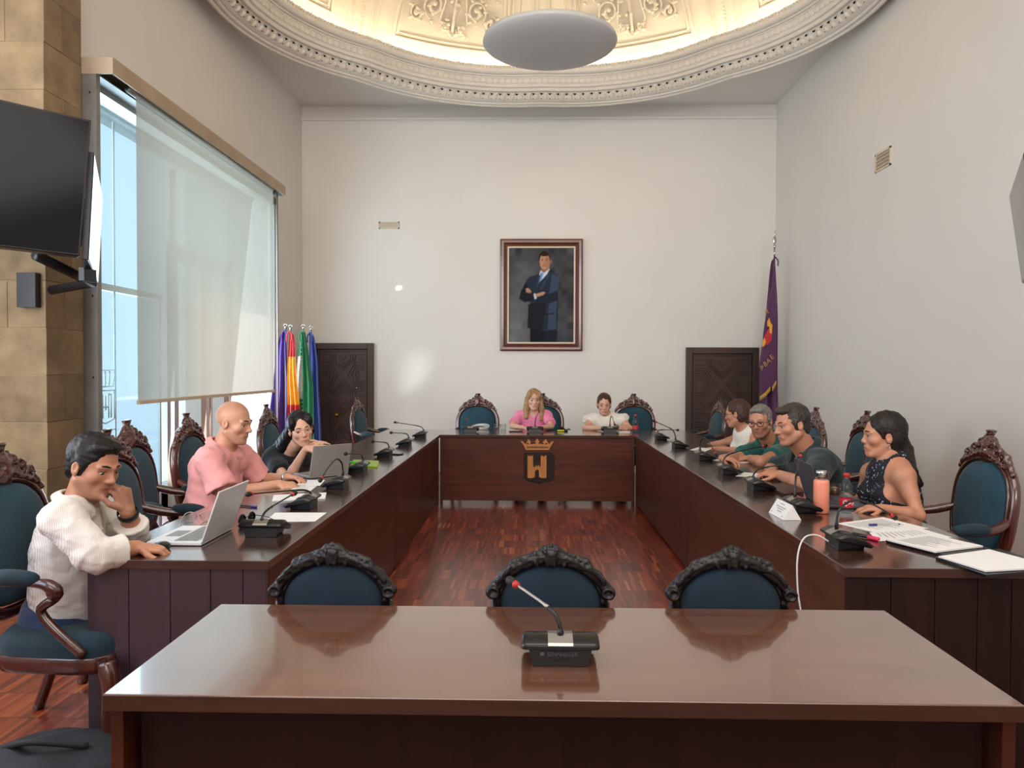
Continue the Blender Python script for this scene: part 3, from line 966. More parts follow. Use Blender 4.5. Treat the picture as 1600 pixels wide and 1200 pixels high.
# ---- carved doors in the back wall
def carved_door(name, x0, x1, ztop, boss, label):
    d = thing(name, None, None, ((x0 + x1) / 2, YB, 0)); d['kind'] = 'structure'; d['label'] = label
    Y = YB - .005
    fw = .085
    m = MB()
    m.bx(x0, x0 + fw, Y - .07, Y, 0, ztop).bx(x1 - fw, x1, Y - .07, Y, 0, ztop).bx(x0 + fw, x1 - fw, Y - .07, Y, ztop - fw, ztop)
    m.obj('door_frame', 'door_wood', d, bevel=.006, world=True)
    m = MB(); m.bx(x0 + fw, x1 - fw, Y - .02, Y, 0, ztop - fw).obj('door_leaf', 'door_wood', d, world=True)
    a0, a1 = x0 + fw + .05, x1 - fw - .05; zt = ztop - fw - .05; cx = (a0 + a1) / 2; W = a1 - a0
    m = MB()
    def line(pts, t=.012, closed=False):
        P = [(x, Y - .024, z) for x, z in pts]
        if closed: P.append(P[0])
        for p, q in zip(P[:-1], P[1:]):
            v = Vector(q) - Vector(p); L = v.length
            m.box((Vector(p) + Vector(q)) / 2, (L + t * .8, t * 2.4, t * 1.25), Matrix.Rotation(-math.atan2(v.z, v.x), 3, 'Y'))
    line([(a0 - .03, 0.02), (a0 - .03, zt + .03), (a1 + .03, zt + .03), (a1 + .03, .02)], .016)
    mod = 1.02 * W
    z = zt
    while z > -mod:
        zc = z - mod / 2
        for s_ in (1, -1):
            for k in range(4):
                o = .04 + k * .042
                # chevron panels above and below the cross
                t = W * .5 - o * 1.15
                line([(cx - t * .62, zc + s_ * (mod / 2 - .03)), (cx - t * .62, zc + s_ * (mod / 2 - .10 - k * .004)), (cx, zc + s_ * (o + .03)), (cx + t * .62, zc + s_ * (mod / 2 - .10)), (cx + t * .62, zc + s_ * (mod / 2 - .03))] if k < 3 else [(cx - .05, zc + s_ * mod * .42), (cx, zc + s_ * mod * .34), (cx + .05, zc + s_ * mod * .42)], .013)
                # side panels
                xo = W / 2 - .012 - k * .0
                line([(cx + s_ * xo, zc + mod * .30 - k * .035), (cx + s_ * (xo - .12 + k * .008), zc + mod * .30 - k * .035), (cx + s_ * (o + .03 + k * .012), zc + .0), (cx + s_ * (xo - .12 + k * .008), zc - mod * .30 + k * .035), (cx + s_ * xo, zc - mod * .30 + k * .035)], .013)
        for sx in (-1, 1):
            for sz in (-1, 1):
                line([(cx + sx * (W / 2 - .02), zc + sz * mod * .46), (cx + sx * (W / 2 - .13), zc + sz * mod * .46), (cx + sx * (W / 2 - .13), zc + sz * mod * .36), (cx + sx * (W / 2 - .02), zc + sz * mod * .36)], .011)
        z -= mod
    # drop the ornament that would fall below the floor
    keep = MB()
    for i in range(0, len(m.v), 8):
        if min(v[2] for v in m.v[i:i + 8]) > .01 and max(v[2] for v in m.v[i:i + 8]) < zt + .05:
            keep.add(m.v[i:i + 8], [(0, 1, 3, 2), (4, 6, 7, 5), (0, 4, 5, 1), (2, 3, 7, 6), (0, 2, 6, 4), (1, 5, 7, 3)])
    keep.obj('carved_moulding', 'door_wood', d, bevel=.003, world=True)
    if boss:
        p = at(526, 648, y=YB - .05)
        m = MB(); m.lathe([(.0, -.03), (.02, -.028), (.032, -.012), (.034, 0)], 16, p, Matrix.Rotation(-PI / 2, 3, 'X'), cap=False)
        m.obj('door_knob', 'gold_metal', d, world=True)
        m = MB()
        for i in range(36):
            a = i * 10; t = i / 36 * 4; k = int(t); f = t - k
            cn = [(0, .13), (.13, 0), (0, -.13), (-.13, 0), (0, .13)]
            if i % 2: continue
            x = cn[k][0] * (1 - f) + cn[k + 1][0] * f; z = cn[k][1] * (1 - f) + cn[k + 1][1] * f
            for sc_ in (1, .55):
                m.ell((p.x + x * sc_, p.y + .02, p.z + z * sc_), (.006, .006, .006), None, 6, 4)
        m.obj('stud', 'gold_metal', d, world=True)
        for (u, v) in ((528, 567), (557, 606), (557, 691)):
            q = at(u, v, y=YB - .03)
            MB().ell(q, (.016, .008, .012), None, 8, 6).obj('peephole', 'chrome', d, world=True)
    return d
carved_door('door_1', -3.06, -2.175, 1.81, True, 'carved dark wooden door behind the three flags')
carved_door('door_2', 2.18, 3.18, 1.76, False, 'carved dark wooden door beside the plum flag')

# ---- vents, switch plates
def vent(x0, x1, z0, z1, label, side=False, yy=None):
    if not side:
        t = thing('air_vent', label, 'vent', ((x0 + x1) / 2, YB, (z0 + z1) / 2))
        m = MB(); f = .018; Y = YB
        m.bx(x0, x1, Y - .012, Y, z0, z0 + f).bx(x0, x1, Y - .012, Y, z1 - f, z1).bx(x0, x0 + f, Y - .012, Y, z0, z1).bx(x1 - f, x1, Y - .012, Y, z0, z1)
        m.obj('vent_frame', 'vent', t, world=True)
        MB().bx(x0 + f, x1 - f, Y - .003, Y, z0 + f, z1 - f).obj('vent_back', 'vent_dark', t, world=True)
        for i in range(4):
            z = z0 + f + (z1 - z0 - 2 * f) * (i + .5) / 4
            MB().box(((x0 + x1) / 2, Y - .008, z), (x1 - x0 - 2 * f, .003, .014), Matrix.Rotation(.5, 3, 'X')).obj('slat', 'vent', t, world=True)
    else:
        X = XR; t = thing('air_vent', label, 'vent', (X, (x0 + x1) / 2, (z0 + z1) / 2)); f = .018
        m = MB(); m.bx(X - .012, X, x0, x1, z0, z0 + f).bx(X - .012, X, x0, x1, z1 - f, z1).bx(X - .012, X, x0, x0 + f, z0, z1).bx(X - .012, X, x1 - f, x1, z0, z1)
        m.obj('vent_frame', 'vent', t, world=True)
        MB().bx(X - .003, X, x0 + f, x1 - f, z0 + f, z1 - f).obj('vent_back', 'vent_dark', t, world=True)
        for i in range(4):
            z = z0 + f + (z1 - z0 - 2 * f) * (i + .5) / 4
            MB().box((X - .008, (x0 + x1) / 2, z), (.003, x1 - x0 - 2 * f, .014), Matrix.Rotation(.5, 3, 'Y')).obj('slat', 'vent', t, world=True)
vent(-2.11, -1.82, 3.41, 3.51, 'small beige air vent on the back wall above the window-side door')
vent(7.36, 7.68, 3.39, 3.57, 'small beige air vent high on the blank wall', side=True)
p = at(607, 441, y=YB)
tag(MB().bx(p.x - .05, p.x + .05, YB - .008, YB, p.z - .05, p.z + .05).obj('wall_plate', 'wall_paint', bevel=.002), 'blank square wall plate under the back wall vent', 'wall plate')
p = at(1224, 440, y=YB)

# ---- portrait
x0, x1, z0, z1 = -.405, .742, 1.708, 3.262
por = thing('framed_portrait', 'framed portrait of a standing man in a dark suit on the back wall', 'painting', ((x0 + x1) / 2, YB, (z0 + z1) / 2))
fr = MB(); prof = [(0, 0), (0, .05), (.02, .062), (.05, .058), (.075, .035), (.09, .04), (.1, .03), (.1, .0)]
def frame_sweep(m, x0, x1, z0, z1, prof, Y):
    vs = []
    for ins, d in prof:
        vs += [(x0 + ins, Y - d, z0 + ins), (x1 - ins, Y - d, z0 + ins), (x1 - ins, Y - d, z1 - ins), (x0 + ins, Y - d, z1 - ins)]
    fs = [(i * 4 + k, i * 4 + (k + 1) % 4, (i + 1) * 4 + (k + 1) % 4, (i + 1) * 4 + k) for i in range(len(prof) - 1) for k in range(4)]
    m.add(vs, fs)
frame_sweep(fr, x0, x1, z0, z1, prof, YB); fr.obj('picture_frame', 'frame_wood', por, world=True)
m = MB(); frame_sweep(m, x0 + .1, x1 - .1, z0 + .1, z1 - .1, [(0, .03), (0, .034), (.022, .034), (.022, .018)], YB); m.obj('inner_slip', 'cream_trim', por, world=True)
def inpoly(P, U, V):
    r = np.zeros(U.shape, bool); n = len(P); j = n - 1
    for i in range(n):
        (xi, yi), (xj, yj) = P[i], P[j]
        c = ((yi > V) != (yj > V)) & (U < (xj - xi) * (V - yi) / (yj - yi + 1e-12) + xi); r ^= c; j = i
    return r
def paint(nu, nv):
    U, V = np.meshgrid(np.linspace(0, 1, nu), np.linspace(0, 1, nv)); V = V  # V from the top
    rr = np.random.default_rng(3)
    g = rr.normal(size=(14, 10)); gi = np.array([[g[min(13, int(v * 13.99)), min(9, int(u * 9.99))] for u in U[0]] for v in V[:, 0]])
    for _ in range(12):
        gi[1:-1, 1:-1] = (gi[:-2, 1:-1] + gi[2:, 1:-1] + gi[1:-1, :-2] + gi[1:-1, 2:]) / 4
    base = .05 + .10 * np.exp(-((U - .1) / .28) ** 2) * np.clip(V * 1.4 - .2, 0, 1) + .035 * np.exp(-((U - .3) ** 2 + (V - .25) ** 2) / .05) + .012 * gi
    c = np.stack([base * 1.0, base * 1.03, base * 1.1], -1).clip(.01, 1)
    def put(m, col): c[m] = col
    suit, suitl, dk = C('232c3c'), C('39465c'), C('12151c')
    put(inpoly([(.33, 1.01), (.33, .62), (.76, .62), (.74, 1.01)], U, V), dk)
    put(inpoly([(.55, 1.01), (.54, .88), (.73, .86), (.74, 1.01)], U, V), C('1b1e27'))
    put(inpoly([(.50, .24), (.64, .25), (.76, .29), (.79, .36), (.76, .5), (.745, .87), (.55, .885), (.5, .87), (.29, .85), (.33, .6), (.31, .45), (.26, .36), (.31, .31), (.44, .28)], U, V), suit)
    put(inpoly([(.66, .27), (.76, .3), (.78, .36), (.74, .5), (.73, .86), (.6, .87), (.62, .5)], U, V), suitl)
    put(inpoly([(.56, .53 + .165), (.70, .69), (.70, .70), (.56, .71)], U, V), dk)
    put(inpoly([(.30, .60), (.52, .56), (.58, .6), (.52, .87), (.29, .85)], U, V), C('171b24'))
    # crossed arms
    put(inpoly([(.26, .36), (.18, .47), (.16, .54), (.24, .575), (.38, .56), (.42, .49), (.34, .46)], U, V), C('151922'))
    put(inpoly([(.38, .50), (.62, .49), (.74, .45), (.76, .55), (.62, .59), (.42, .57)], U, V), C('1c2330'))
    sk, skd = C('b98a6c'), C('8c5f48')
    put(inpoly([(.40, .49), (.52, .465), (.57, .47), (.53, .5), (.43, .52)], U, V), sk)
    put(inpoly([(.26, .43), (.30, .425), (.35, .46), (.33, .48), (.27, .47)], U, V), sk)
    for k in range(3): put(inpoly([(.275 + k * .022, .43), (.28 + k * .022, .43), (.31 + k * .02, .475), (.305 + k * .02, .475)], U, V), skd)
    put(inpoly([(.38, .49), (.405, .475), (.43, .53), (.40, .55)], U, V), C('c9cdd6'))
    # shirt, tie, neck, head
    put(inpoly([(.49, .235), (.53, .26), (.63, .22), (.60, .27), (.45, .38), (.47, .28)], U, V), C('cdd6e6'))
    put(inpoly([(.49, .26), (.535, .265), (.50, .34), (.45, .385), (.465, .31)], U, V), C('6f93c4'))
    put(inpoly([(.50, .2), (.625, .18), (.62, .225), (.535, .265), (.495, .24)], U, V), skd)
    put(((U - .545) / .088) ** 2 + ((V - .125) / .092) ** 2 < 1, C('23180f'))
    put(((U - .65) / .016) ** 2 + ((V - .145) / .022) ** 2 < 1, skd)
    put(((U - .55) / .078) ** 2 + ((V - .145) / .086) ** 2 < 1, sk)
    put((((U - .55) / .082) ** 2 + ((V - .13) / .095) ** 2 < 1) & (V < .078 + .012 * np.sin((U - .47) * 20)), C('2a1c12'))
    put((((U - .595) / .035) ** 2 + ((V - .16) / .07) ** 2 < 1), C('a9775a'))
    for ex in (.515, .575): put(((U - ex) / .014) ** 2 + ((V - .132) / .0045) ** 2 < 1, C('4a3226')); put(((U - ex) / .02) ** 2 + ((V - .118) / .0035) ** 2 < 1, C('5c3e2c'))
    put(((U - .54) / .012) ** 2 + ((V - .165) / .008) ** 2 < 1, C('94644a')); put(((U - .545) / .026) ** 2 + ((V - .188) / .005) ** 2 < 1, C('84483c'))
    put(inpoly([(.49, .285), (.46, .38), (.43, .45), (.42, .45), (.44, .30)], U, V), C('2f3a4e')); put(inpoly([(.615, .24), (.64, .29), (.5, .45), (.47, .44), (.55, .33)], U, V), C('2f3a4e'))
    for _ in range(1):
        c[1:-1, 1:-1] = .5 * c[1:-1, 1:-1] + .125 * (c[:-2, 1:-1] + c[2:, 1:-1] + c[1:-1, :-2] + c[1:-1, 2:])
    return U, V, c
nu, nv = 130, 176
U, V, c = paint(nu, nv)
px0, px1, pz0, pz1 = x0 + .12, x1 - .12, z0 + .12, z1 - .12
P = np.stack([px0 + (px1 - px0) * U.ravel(), np.full(U.size, YB - .02), pz1 - (pz1 - pz0) * V.ravel()], 1)
I = np.arange(nu * nv).reshape(nv, nu)
F = np.stack([I[1:, :-1].ravel(), I[1:, 1:].ravel(), I[:-1, 1:].ravel(), I[:-1, :-1].ravel()], 1)
me = npmesh('canvas', P, F, False); settone(me, c.reshape(-1, 3)); link('canvas', me, 'painting', por, world=True)

# ---- wall televisions
def tv(pts, thick, label, name='television'):
    """four corners of the screen face (tl,tr,br,bl seen from the front)"""
    tl, tr, br, bl_ = [Vector(p) for p in pts]
    c = (tl + tr + br + bl_) / 4; X = (tr - tl).normalized(); Z = (tl - bl_).normalized(); Y = Z.cross(X).normalized()  # into the set
    W, H = (tr - tl).length, (tl - bl_).length
    t = thing(name, label, 'television', c)
    M = Matrix((X, Y, Z)).transposed()
    MB().box(c + Y * (thick / 2), (W, thick, H), M).obj('casing', 'black_plastic', t, bevel=.004, world=True)
    MB().box(c - Y * .001, (W - .02, .002, H - .02), M).obj('screen', 'screen', t, world=True)
    MB().box(c + Y * (thick + .03), (W * .3, .06, H * .4), M).obj('mounting_bracket', 'dark_grey_plastic', t, world=True)
    return t, c, Y
TR, BR = at(143, 188, y=3.9), at(125, 400, y=3.78)
Xd = (at(143, 188, y=3.9) - at(0, 155, y=3.62)).normalized()
Zd = (TR - BR).normalized(); Hh = (TR - BR).length
tv([TR - Xd * 1.2, TR, BR, BR - Xd * 1.2], .05, 'black television on the pier turned towards the hall')
A = at(160, 307, y=4.95); B = at(153, 443, y=4.84); N0 = at(147, 238, y=3.98)
Nv = N0 - A
tv([N0, A, B, B + Nv], .03, 'black television turned to the head table, seen edge-on beside the glass screen')
b = MB(); b.tube([Vector((-2.66, 4.1, 2.06)), Vector((-2.7, 4.7, 1.98)), Vector((-3.05, 4.85, 1.95))], .03, 8); b.box((-3.2, 4.855, 1.95), (.12, .06, .22))
p0 = at(137, 430, y=4.2)
b.box(p0, (.03, .12, .07)).obj('bracket_arm', 'dark_grey_plastic')
tag(bpy.data.objects['bracket_arm'], 'dark metal bracket arm joining the televisions to the stone pier', 'bracket')
A = at(1577, 305, y=4.88); B = at(1597, 443, y=4.78); N0 = at(1599, 238, y=3.94); Nv = N0 - A
rt_, rc, ry = tv([A, N0, B + Nv, B], .03, 'television tilted down on the blank wall')
pa = rc + ry * .06; b = MB(); b.tube([pa, pa + Vector((.05, .02, -.02)), Vector((XR - .03, rc.y + .25, rc.z - .02))], .022, 8); b.box((XR - .015, rc.y + .25, rc.z - .02), (.03, .12, .24))
b.obj('wall_arm', 'dark_grey_plastic', rt_, world=True)

# ================================================================== FURNITURE
TOP = .75
def table(name, label, parts, loc):
    t = thing(name, label, 'table', loc)
    for nm, mat, q, bev in parts:
        m = MB(); m.bx(*q); m.obj(nm, mat, t, bevel=bev, world=True)
    return t
IL, IR, OL, OR, JY, HY = -.949, 1.128, -1.64, 1.83, 5.53, 8.17
th_ = .032
def side_table(label, xi, xo, y0, y1, near_end, end_mat):
    s = 1 if xi < xo else -1
    a, c = min(xi, xo), max(xi, xo)
    pin = xi + s * .012; pt = pin + s * .02
    P = [('tabletop', 'table_wood', (a, c, y0, y1 - .004, TOP - th_, TOP), .003),
         ('front_panel', 'panel_wood', (min(pin, pt), max(pin, pt), y0 + .03, y1 - .03, .03, TOP - th_), 0),
         ('corner_post', 'panel_wood', (min(pin - s * .004, pt + s * .03), max(pin - s * .004, pt + s * .03), y1 - .034, y1 - .006, .0, TOP - th_), .002)]
    t = table('meeting_table', label, P, ((xi + xo) / 2, (y0 + y1) / 2, 0))
    # near end: three or four vertical boards
    n = 5 if near_end else 2
    e0, e1 = a + .012, c - .012
    ws = [(e1 - e0) * (i / n) for i in range(n + 1)]
    if near_end: ws = [0, .155, .31, .46, .58, e1 - e0]
    for i in range(len(ws) - 1):
        MB().bx(e0 + ws[i] + .0012, e0 + ws[i + 1] - .0012, y0 + .008, y0 + .03, .0, TOP - th_ - .001).obj('end_board', end_mat, t, bevel=.0015, world=True)
    MB().bx(e0, e1, y1 - .03, y1 - .008, 0, TOP - th_).obj('end_board', 'dark_panel_wood', t, world=True)
    if near_end:
        MB().bx(a, c, y0 - .003, y0, TOP - th_, TOP - .001).obj('edge_strip', 'edge_wood', t, world=True)
    return t
side_table('dark wooden table on the window side, bearing the white laptop, with vertical end boards', IL, OL, 2.776, JY, True, 'board_wood')
side_table('dark wooden table on the window side joining the head table', IL, OL, JY, HY, False, 'panel_wood')
side_table('dark wooden meeting table on the blank wall side bearing the bottles and papers', IR, OR, 2.748, JY, True, 'dark_panel_wood')
side_table('dark wooden table on the blank wall side joining the head table', IR, OR, JY, HY, False, 'panel_wood')
ht = table('head_table', 'dark wooden head table with a gold castle emblem on its front panel', [
    ('tabletop', 'table_wood_cross', (OL, OR, HY, HY + .72, TOP - th_, TOP), .003),
    ('front_panel', 'panel_wood_cross', (IL + .03, IR - .03, HY + .02, HY + .04, .045, TOP - th_ - .0), 0),
    ('corner_post', 'panel_wood', (IL + .0, IL + .03, HY + .01, HY + .04, 0, TOP - th_), .002),
    ('corner_post', 'panel_wood', (IR - .03, IR, HY + .01, HY + .04, 0, TOP - th_), .002),
    ('side_panel', 'panel_wood', (OL + .02, OL + .04, HY + .02, HY + .66, 0, TOP - th_), 0),
    ('side_panel', 'panel_wood', (OR - .04, OR - .02, HY + .02, HY + .66, 0, TOP - th_), 0)], (.09, HY + .36, 0))
# emblem
EY = HY + .018
def pz(u, v): q = at(u, v, y=EY); return (q.x, q.z)
def rel(p0, pts): return [pz(*q) for q in pts]
em = thing('emblem', 'carved wooden emblem of a crown over a two-towered castle on the head table front', 'emblem', (.1, EY, .5))
sh = [(819, 707), (862, 707), (866, 711), (866, 745), (862, 751), (846, 754), (843, 756), (838, 754), (823, 751), (819, 746)]
MB().prism(rel(0, sh), .012, c=(0, EY, 0)).obj('shield', 'dark_panel_wood', em, bevel=.003, world=True)
X = lambda x: 780 + x / 10.91
Yp = lambda y: 660 + y / 10.91
cast = [(482, 565), (492, 558), (498, 575), (508, 575), (514, 548), (522, 575), (536, 575), (545, 550), (556, 575), (578, 558), (580, 760), (592, 730), (600, 760), (612, 760), (622, 712), (634, 758), (648, 712), (660, 758), (676, 712), (690, 758), (706, 745), (708, 560), (722, 575), (735, 552), (745, 578), (765, 578), (772, 555), (784, 578), (798, 552), (806, 560), (806, 930), (790, 945), (720, 945), (685, 928), (678, 925), (678, 830), (668, 808), (650, 800), (625, 808), (612, 830), (608, 928), (570, 945), (500, 945), (482, 930)]
MB().prism([pz(X(a), Yp(c)) for a, c in cast], .014, c=(0, EY - .012, 0)).obj('castle', 'gold_wood', em, bevel=.002, world=True)
crown = [(360, 318), (405, 318), (440, 365), (455, 368), (497, 278), (545, 340), (565, 375), (585, 368), (645, 270), (700, 350), (715, 375), (735, 350), (792, 278), (845, 368), (860, 365), (895, 325), (938, 318), (890, 385), (848, 470), (455, 470), (415, 385)]
MB().prism([pz(X(a), Yp(c)) for a, c in crown], .018, c=(0, EY, 0)).obj('crown', 'gold_wood', em, bevel=.002, world=True)
for a, c in ((487, 362), (545, 355), (608, 350), (685, 350), (742, 358), (802, 362)):
    q = pz(X(a), Yp(c)); MB().ell((q[0], EY - .018, q[1]), (.012, .003, .007), None, 10, 6).obj('crown_hole', 'dark_panel_wood', em, world=True)
m = MB()
for c_ in (412, 428): 
    q0, q1 = pz(X(470), Yp(c_)), pz(X(835), Yp(c_)); m.bx(q0[0], q1[0], EY - .020, EY - .018, q0[1] - .003, q0[1] + .003)
m.obj('crown_band', 'edge_wood', em, world=True)

# front table
FL, FR, FY0, FY1 = -.92, 1.047, 1.627, 2.266
ft = table('front_table', 'wide brown wooden table across the open end with a single microphone', [
    ('tabletop', 'front_table_wood', (FL, FR, FY0, FY1, TOP - .036, TOP), .003),
    ('modesty_panel', 'dark_panel_wood', (FL + .06, FR - .06, FY0 + .05, FY0 + .07, .12, TOP - .036), 0),
    ('edge_strip', 'shaded_edge_wood', (FL + .002, FR - .002, FY0 - .003, FY0, TOP - .035, TOP - .002), 0),  # thin strip added to darken the front edge, as if less lit
    ('leg_panel', 'panel_wood', (FL + .012, FL + .04, FY0 + .01, FY1 - .02, 0, TOP - .036), .002),
    ('leg_panel', 'panel_wood', (FR - .04, FR - .012, FY0 + .01, FY1 - .02, 0, TOP - .036), .002)], (.06, 1.95, 0))

# ---- tall carved armchair (faces -y in its own frame, crest on the back at y = 0)
def pad_mesh(outline, depth, M, rings=7):
    n = len(outline); b = MB(); c = Vector((sum(p[0] for p in outline) / n, 0, sum(p[1] for p in outline) / n)); vs = []
    for i in range(rings + 1):
        f = math.cos(PI / 2 * i / rings); h = math.sin(PI / 2 * i / rings) ** .6 * depth
        for x, z in outline: vs.append(M @ Vector((c.x + (x - c.x) * (f ** .45 if i < rings else 0), -h, c.z + (z - c.z) * (f ** .45 if i < rings else 0))))
    b.add(vs, [(i * n + j, i * n + (j + 1) % n, (i + 1) * n + (j + 1) % n, (i + 1) * n + j) for i in range(rings) for j in range(n)], True)
    b.add([M @ Vector((x, 0, z)) for x, z in outline], [tuple(range(n))])
    return b
def back_outline(w, z0, z1, n=40, pin=.93):
    out = []
    zc = z0 + (z1 - z0) * .56
    for i in range(n):
        a = 2 * PI * i / n; cx, sz = math.cos(a), math.sin(a)
        e = .85 if sz > 0 else .62
        x = w / 2 * math.copysign(abs(cx) ** e, cx); z = zc + ((z1 - zc) if sz > 0 else (zc - z0)) * math.copysign(abs(sz) ** e, sz)
        if sz < 0: x *= 1 - (1 - pin) * abs(sz) ** 1.5
        out.append((x, z))
    return out
TILT = Matrix.Rotation(math.radians(-7), 3, 'X')
def backM(v):  # back plane tilts away above the seat
    v = Vector(v); p = TILT @ Vector((v.x, v.y, v.z - .47)); return Vector((p.x, p.y + .0, p.z + .47))
class BM_:
    def __matmul__(s, v): return backM(v)
BMX = BM_()
def crest_mesh(w, z0, z1, tall=True):
    F = Field((-w / 2 - .03, -.06, z0 - .06), (w / 2 + .03, .04, z1 + .03), .0048)
    H = z1 - z0
    def c(x, z, r, x2=None, z2=None, r2=None, y=-.012, k=.006, y2=None): F.cap((x, y, z), r, None if x2 is None else (x2, y if y2 is None else y2, z2), r2, k)
    if tall:
        for s in (-1, 1):
            c(s * w * .50, z0 - .035, .015, s * w * .36, z0 + H * .27, .017)
            c(s * w * .36, z0 + H * .27, .017, s * w * .14, z0 + H * .52, .020)
            c(s * w * .14, z0 + H * .52, .020, s * .03, z0 + H * .76, .018)
            c(s * w * .40, z0 - .01, .014, s * w * .1, z0 + H * .3, .024)
            # scrolls
            for (x, z, R) in ((.33, .24, .022), (.21, .42, .024), (.11, .62, .018)):
                F.torus((s * w * x, -.028, z0 + H * z), R, .007, [[1, 0, 0], [0, 0, 1], [0, 1, 0]], .004)
                F.cap((s * w * x, -.030, z0 + H * z), .008, k=.004)
            for q in range(5):
                t = q / 4
                c(s * w * (.36 - .32 * t), z0 + H * (.0 + .3 * t), .008, s * w * (.30 - .28 * t), z0 + H * (.10 + .3 * t), .006, y=-.034)
        F.ell((0, -.012, z0 + H * .28), (.055, .03, H * .3), k=.01)
        F.ell((0, -.018, z0 + H * .55), (.036, .028, H * .22), k=.008)
        F.ell((0, -.03, z0 + H * .35), (.022, .02, H * .2), k=.005)
        c(0, z0 + H * .72, .026, 0, z0 + H * .84, .017)
        F.ell((0, -.012, z0 + H * .92), (.024, .020, .014), k=.004)
        F.ell((0, -.012, z0 + H * 1.02), (.032, .024, .009), k=.004)
        for s in (-1, 1): c(s * .026, z0 + H * .93, .008, y=-.012); c(s * .018, z0 + H * .80, .009)
    F.wobble(.0014, 170, 4)
    me, V = F.mesh('crest', 1)
    # bend onto the tilted back
    A = np.array([backM(v) for v in V]); me.vertices.foreach_set('co', A.astype(np.float32).ravel()); me.update()
    return me
def tall_chair():
    t = thing('armchair', 'x', 'chair')
    W = .52; Y0 = 0
    out = back_outline(.44, .53, 1.00)
    pad_mesh(out, .05, BMX).obj('back_pad', 'teal_velvet', t)
    class BR:
        def __matmul__(s, v): return backM(Vector((v.x, -v.y + .02, v.z)))
    pb = pad_mesh(out[::-1], .018, BR()); pb.obj('rear_pad', 'teal_velvet', t)
    o2 = back_outline(.485, .50, 1.022)
    m = MB(); m.tube([backM((x, 0, z)) for x, z in o2], .024, 8, closed=True); m.tube([backM((x, -.024, z)) for x, z in back_outline(.462, .515, 1.012)], .008, 6, closed=True)
    m.obj('back_frame', 'chair_wood', t)
    link('crest', crest_mesh(.44, .99, 1.15), 'chair_wood', t)
    # seat
    m = MB()
    so = []
    for i in range(36):
        a = 2 * PI * i / 36; cx, sy = math.cos(a), math.sin(a)
        x = .26 * math.copysign(abs(cx) ** .45, cx); y = -.27 + .235 * math.copysign(abs(sy) ** .45, sy)
        x *= 1 + .06 * (-(y + .27) / .235)
        so.append((x, y))
    vs = []; lev = [(1, .40), (1.0, .43), (.98, .46), (.9, .478), (.6, .49), (.0, .495)]
    for f, z in lev: vs += [(x * f, -.27 + (y + .27) * f, z) for x, y in so]
    m.add(vs, [(i * 36 + j, i * 36 + (j + 1) % 36, (i + 1) * 36 + (j + 1) % 36, (i + 1) * 36 + j) for i in range(5) for j in range(36)], True)
    m.obj('seat', 'teal_velvet_dark', t)
    m = MB(); vs = []
    for f, z in ((1.02, .405), (1.03, .40), (1.03, .36), (1.0, .345)): vs += [(x * f, -.27 + (y + .27) * f, z) for x, y in so]
    m.add(vs, [(i * 36 + j, (i + 1) * 36 + j, (i + 1) * 36 + (j + 1) % 36, i * 36 + (j + 1) % 36) for i in range(3) for j in range(36)], True)
    m.add(vs[:36], [tuple(range(36))]); m.add(vs[-36:], [tuple(range(36))[::-1]])
    m.obj('seat_rail', 'chair_wood', t)
    for s in (-1, 1):
        # arms
        p = smoothpath([backM((s * .225, -.0, .74)), (s * .27, -.06, .705), (s * .30, -.16, .69), (s * .31, -.25, .69), (s * .305, -.31, .685), (s * .30, -.345, .655), (s * .285, -.33, .625)], 5)
        m = MB(); m.tube(p, [.018 + .006 * math.sin(i * .35) for i in range(len(p))], 8); m.ell((s * .30, -.335, .66), (.026, .03, .03), None, 10, 8)
        q = smoothpath([(s * .298, -.33, .63), (s * .275, -.27, .58), (s * .28, -.34, .50), (s * .27, -.42, .42)], 5)
        m.tube(q, .018, 8)
        a = m.obj('arm', 'chair_wood', t)
        MB().tube(smoothpath([(s * .30, -.11, .705), (s * .31, -.19, .710), (s * .308, -.28, .703)], 4), [.018, .026, .029, .031, .031, .031, .029, .025, .016], 10).obj('arm_pad', 'teal_velvet_dark', a)
        l = MB(); l.tube(smoothpath([(s * .245, -.49, .385), (s * .262, -.515, .30), (s * .25, -.50, .14), (s * .255, -.52, .03), (s * .255, -.525, 0)], 5), [.034] * 2 + [.034 - .0011 * i for i in range(17)] + [.017, .019], 8)
        l.obj('leg', 'chair_wood', t)
        l = MB(); l.tube(smoothpath([backM((s * .16, .0, .53)), (s * .2, -.01, .42), (s * .215, .0, .2), (s * .225, .07, 0)], 5), [.026] * 8 + [.022] * 8, 8)
        l.obj('leg', 'chair_wood', t)
    return t
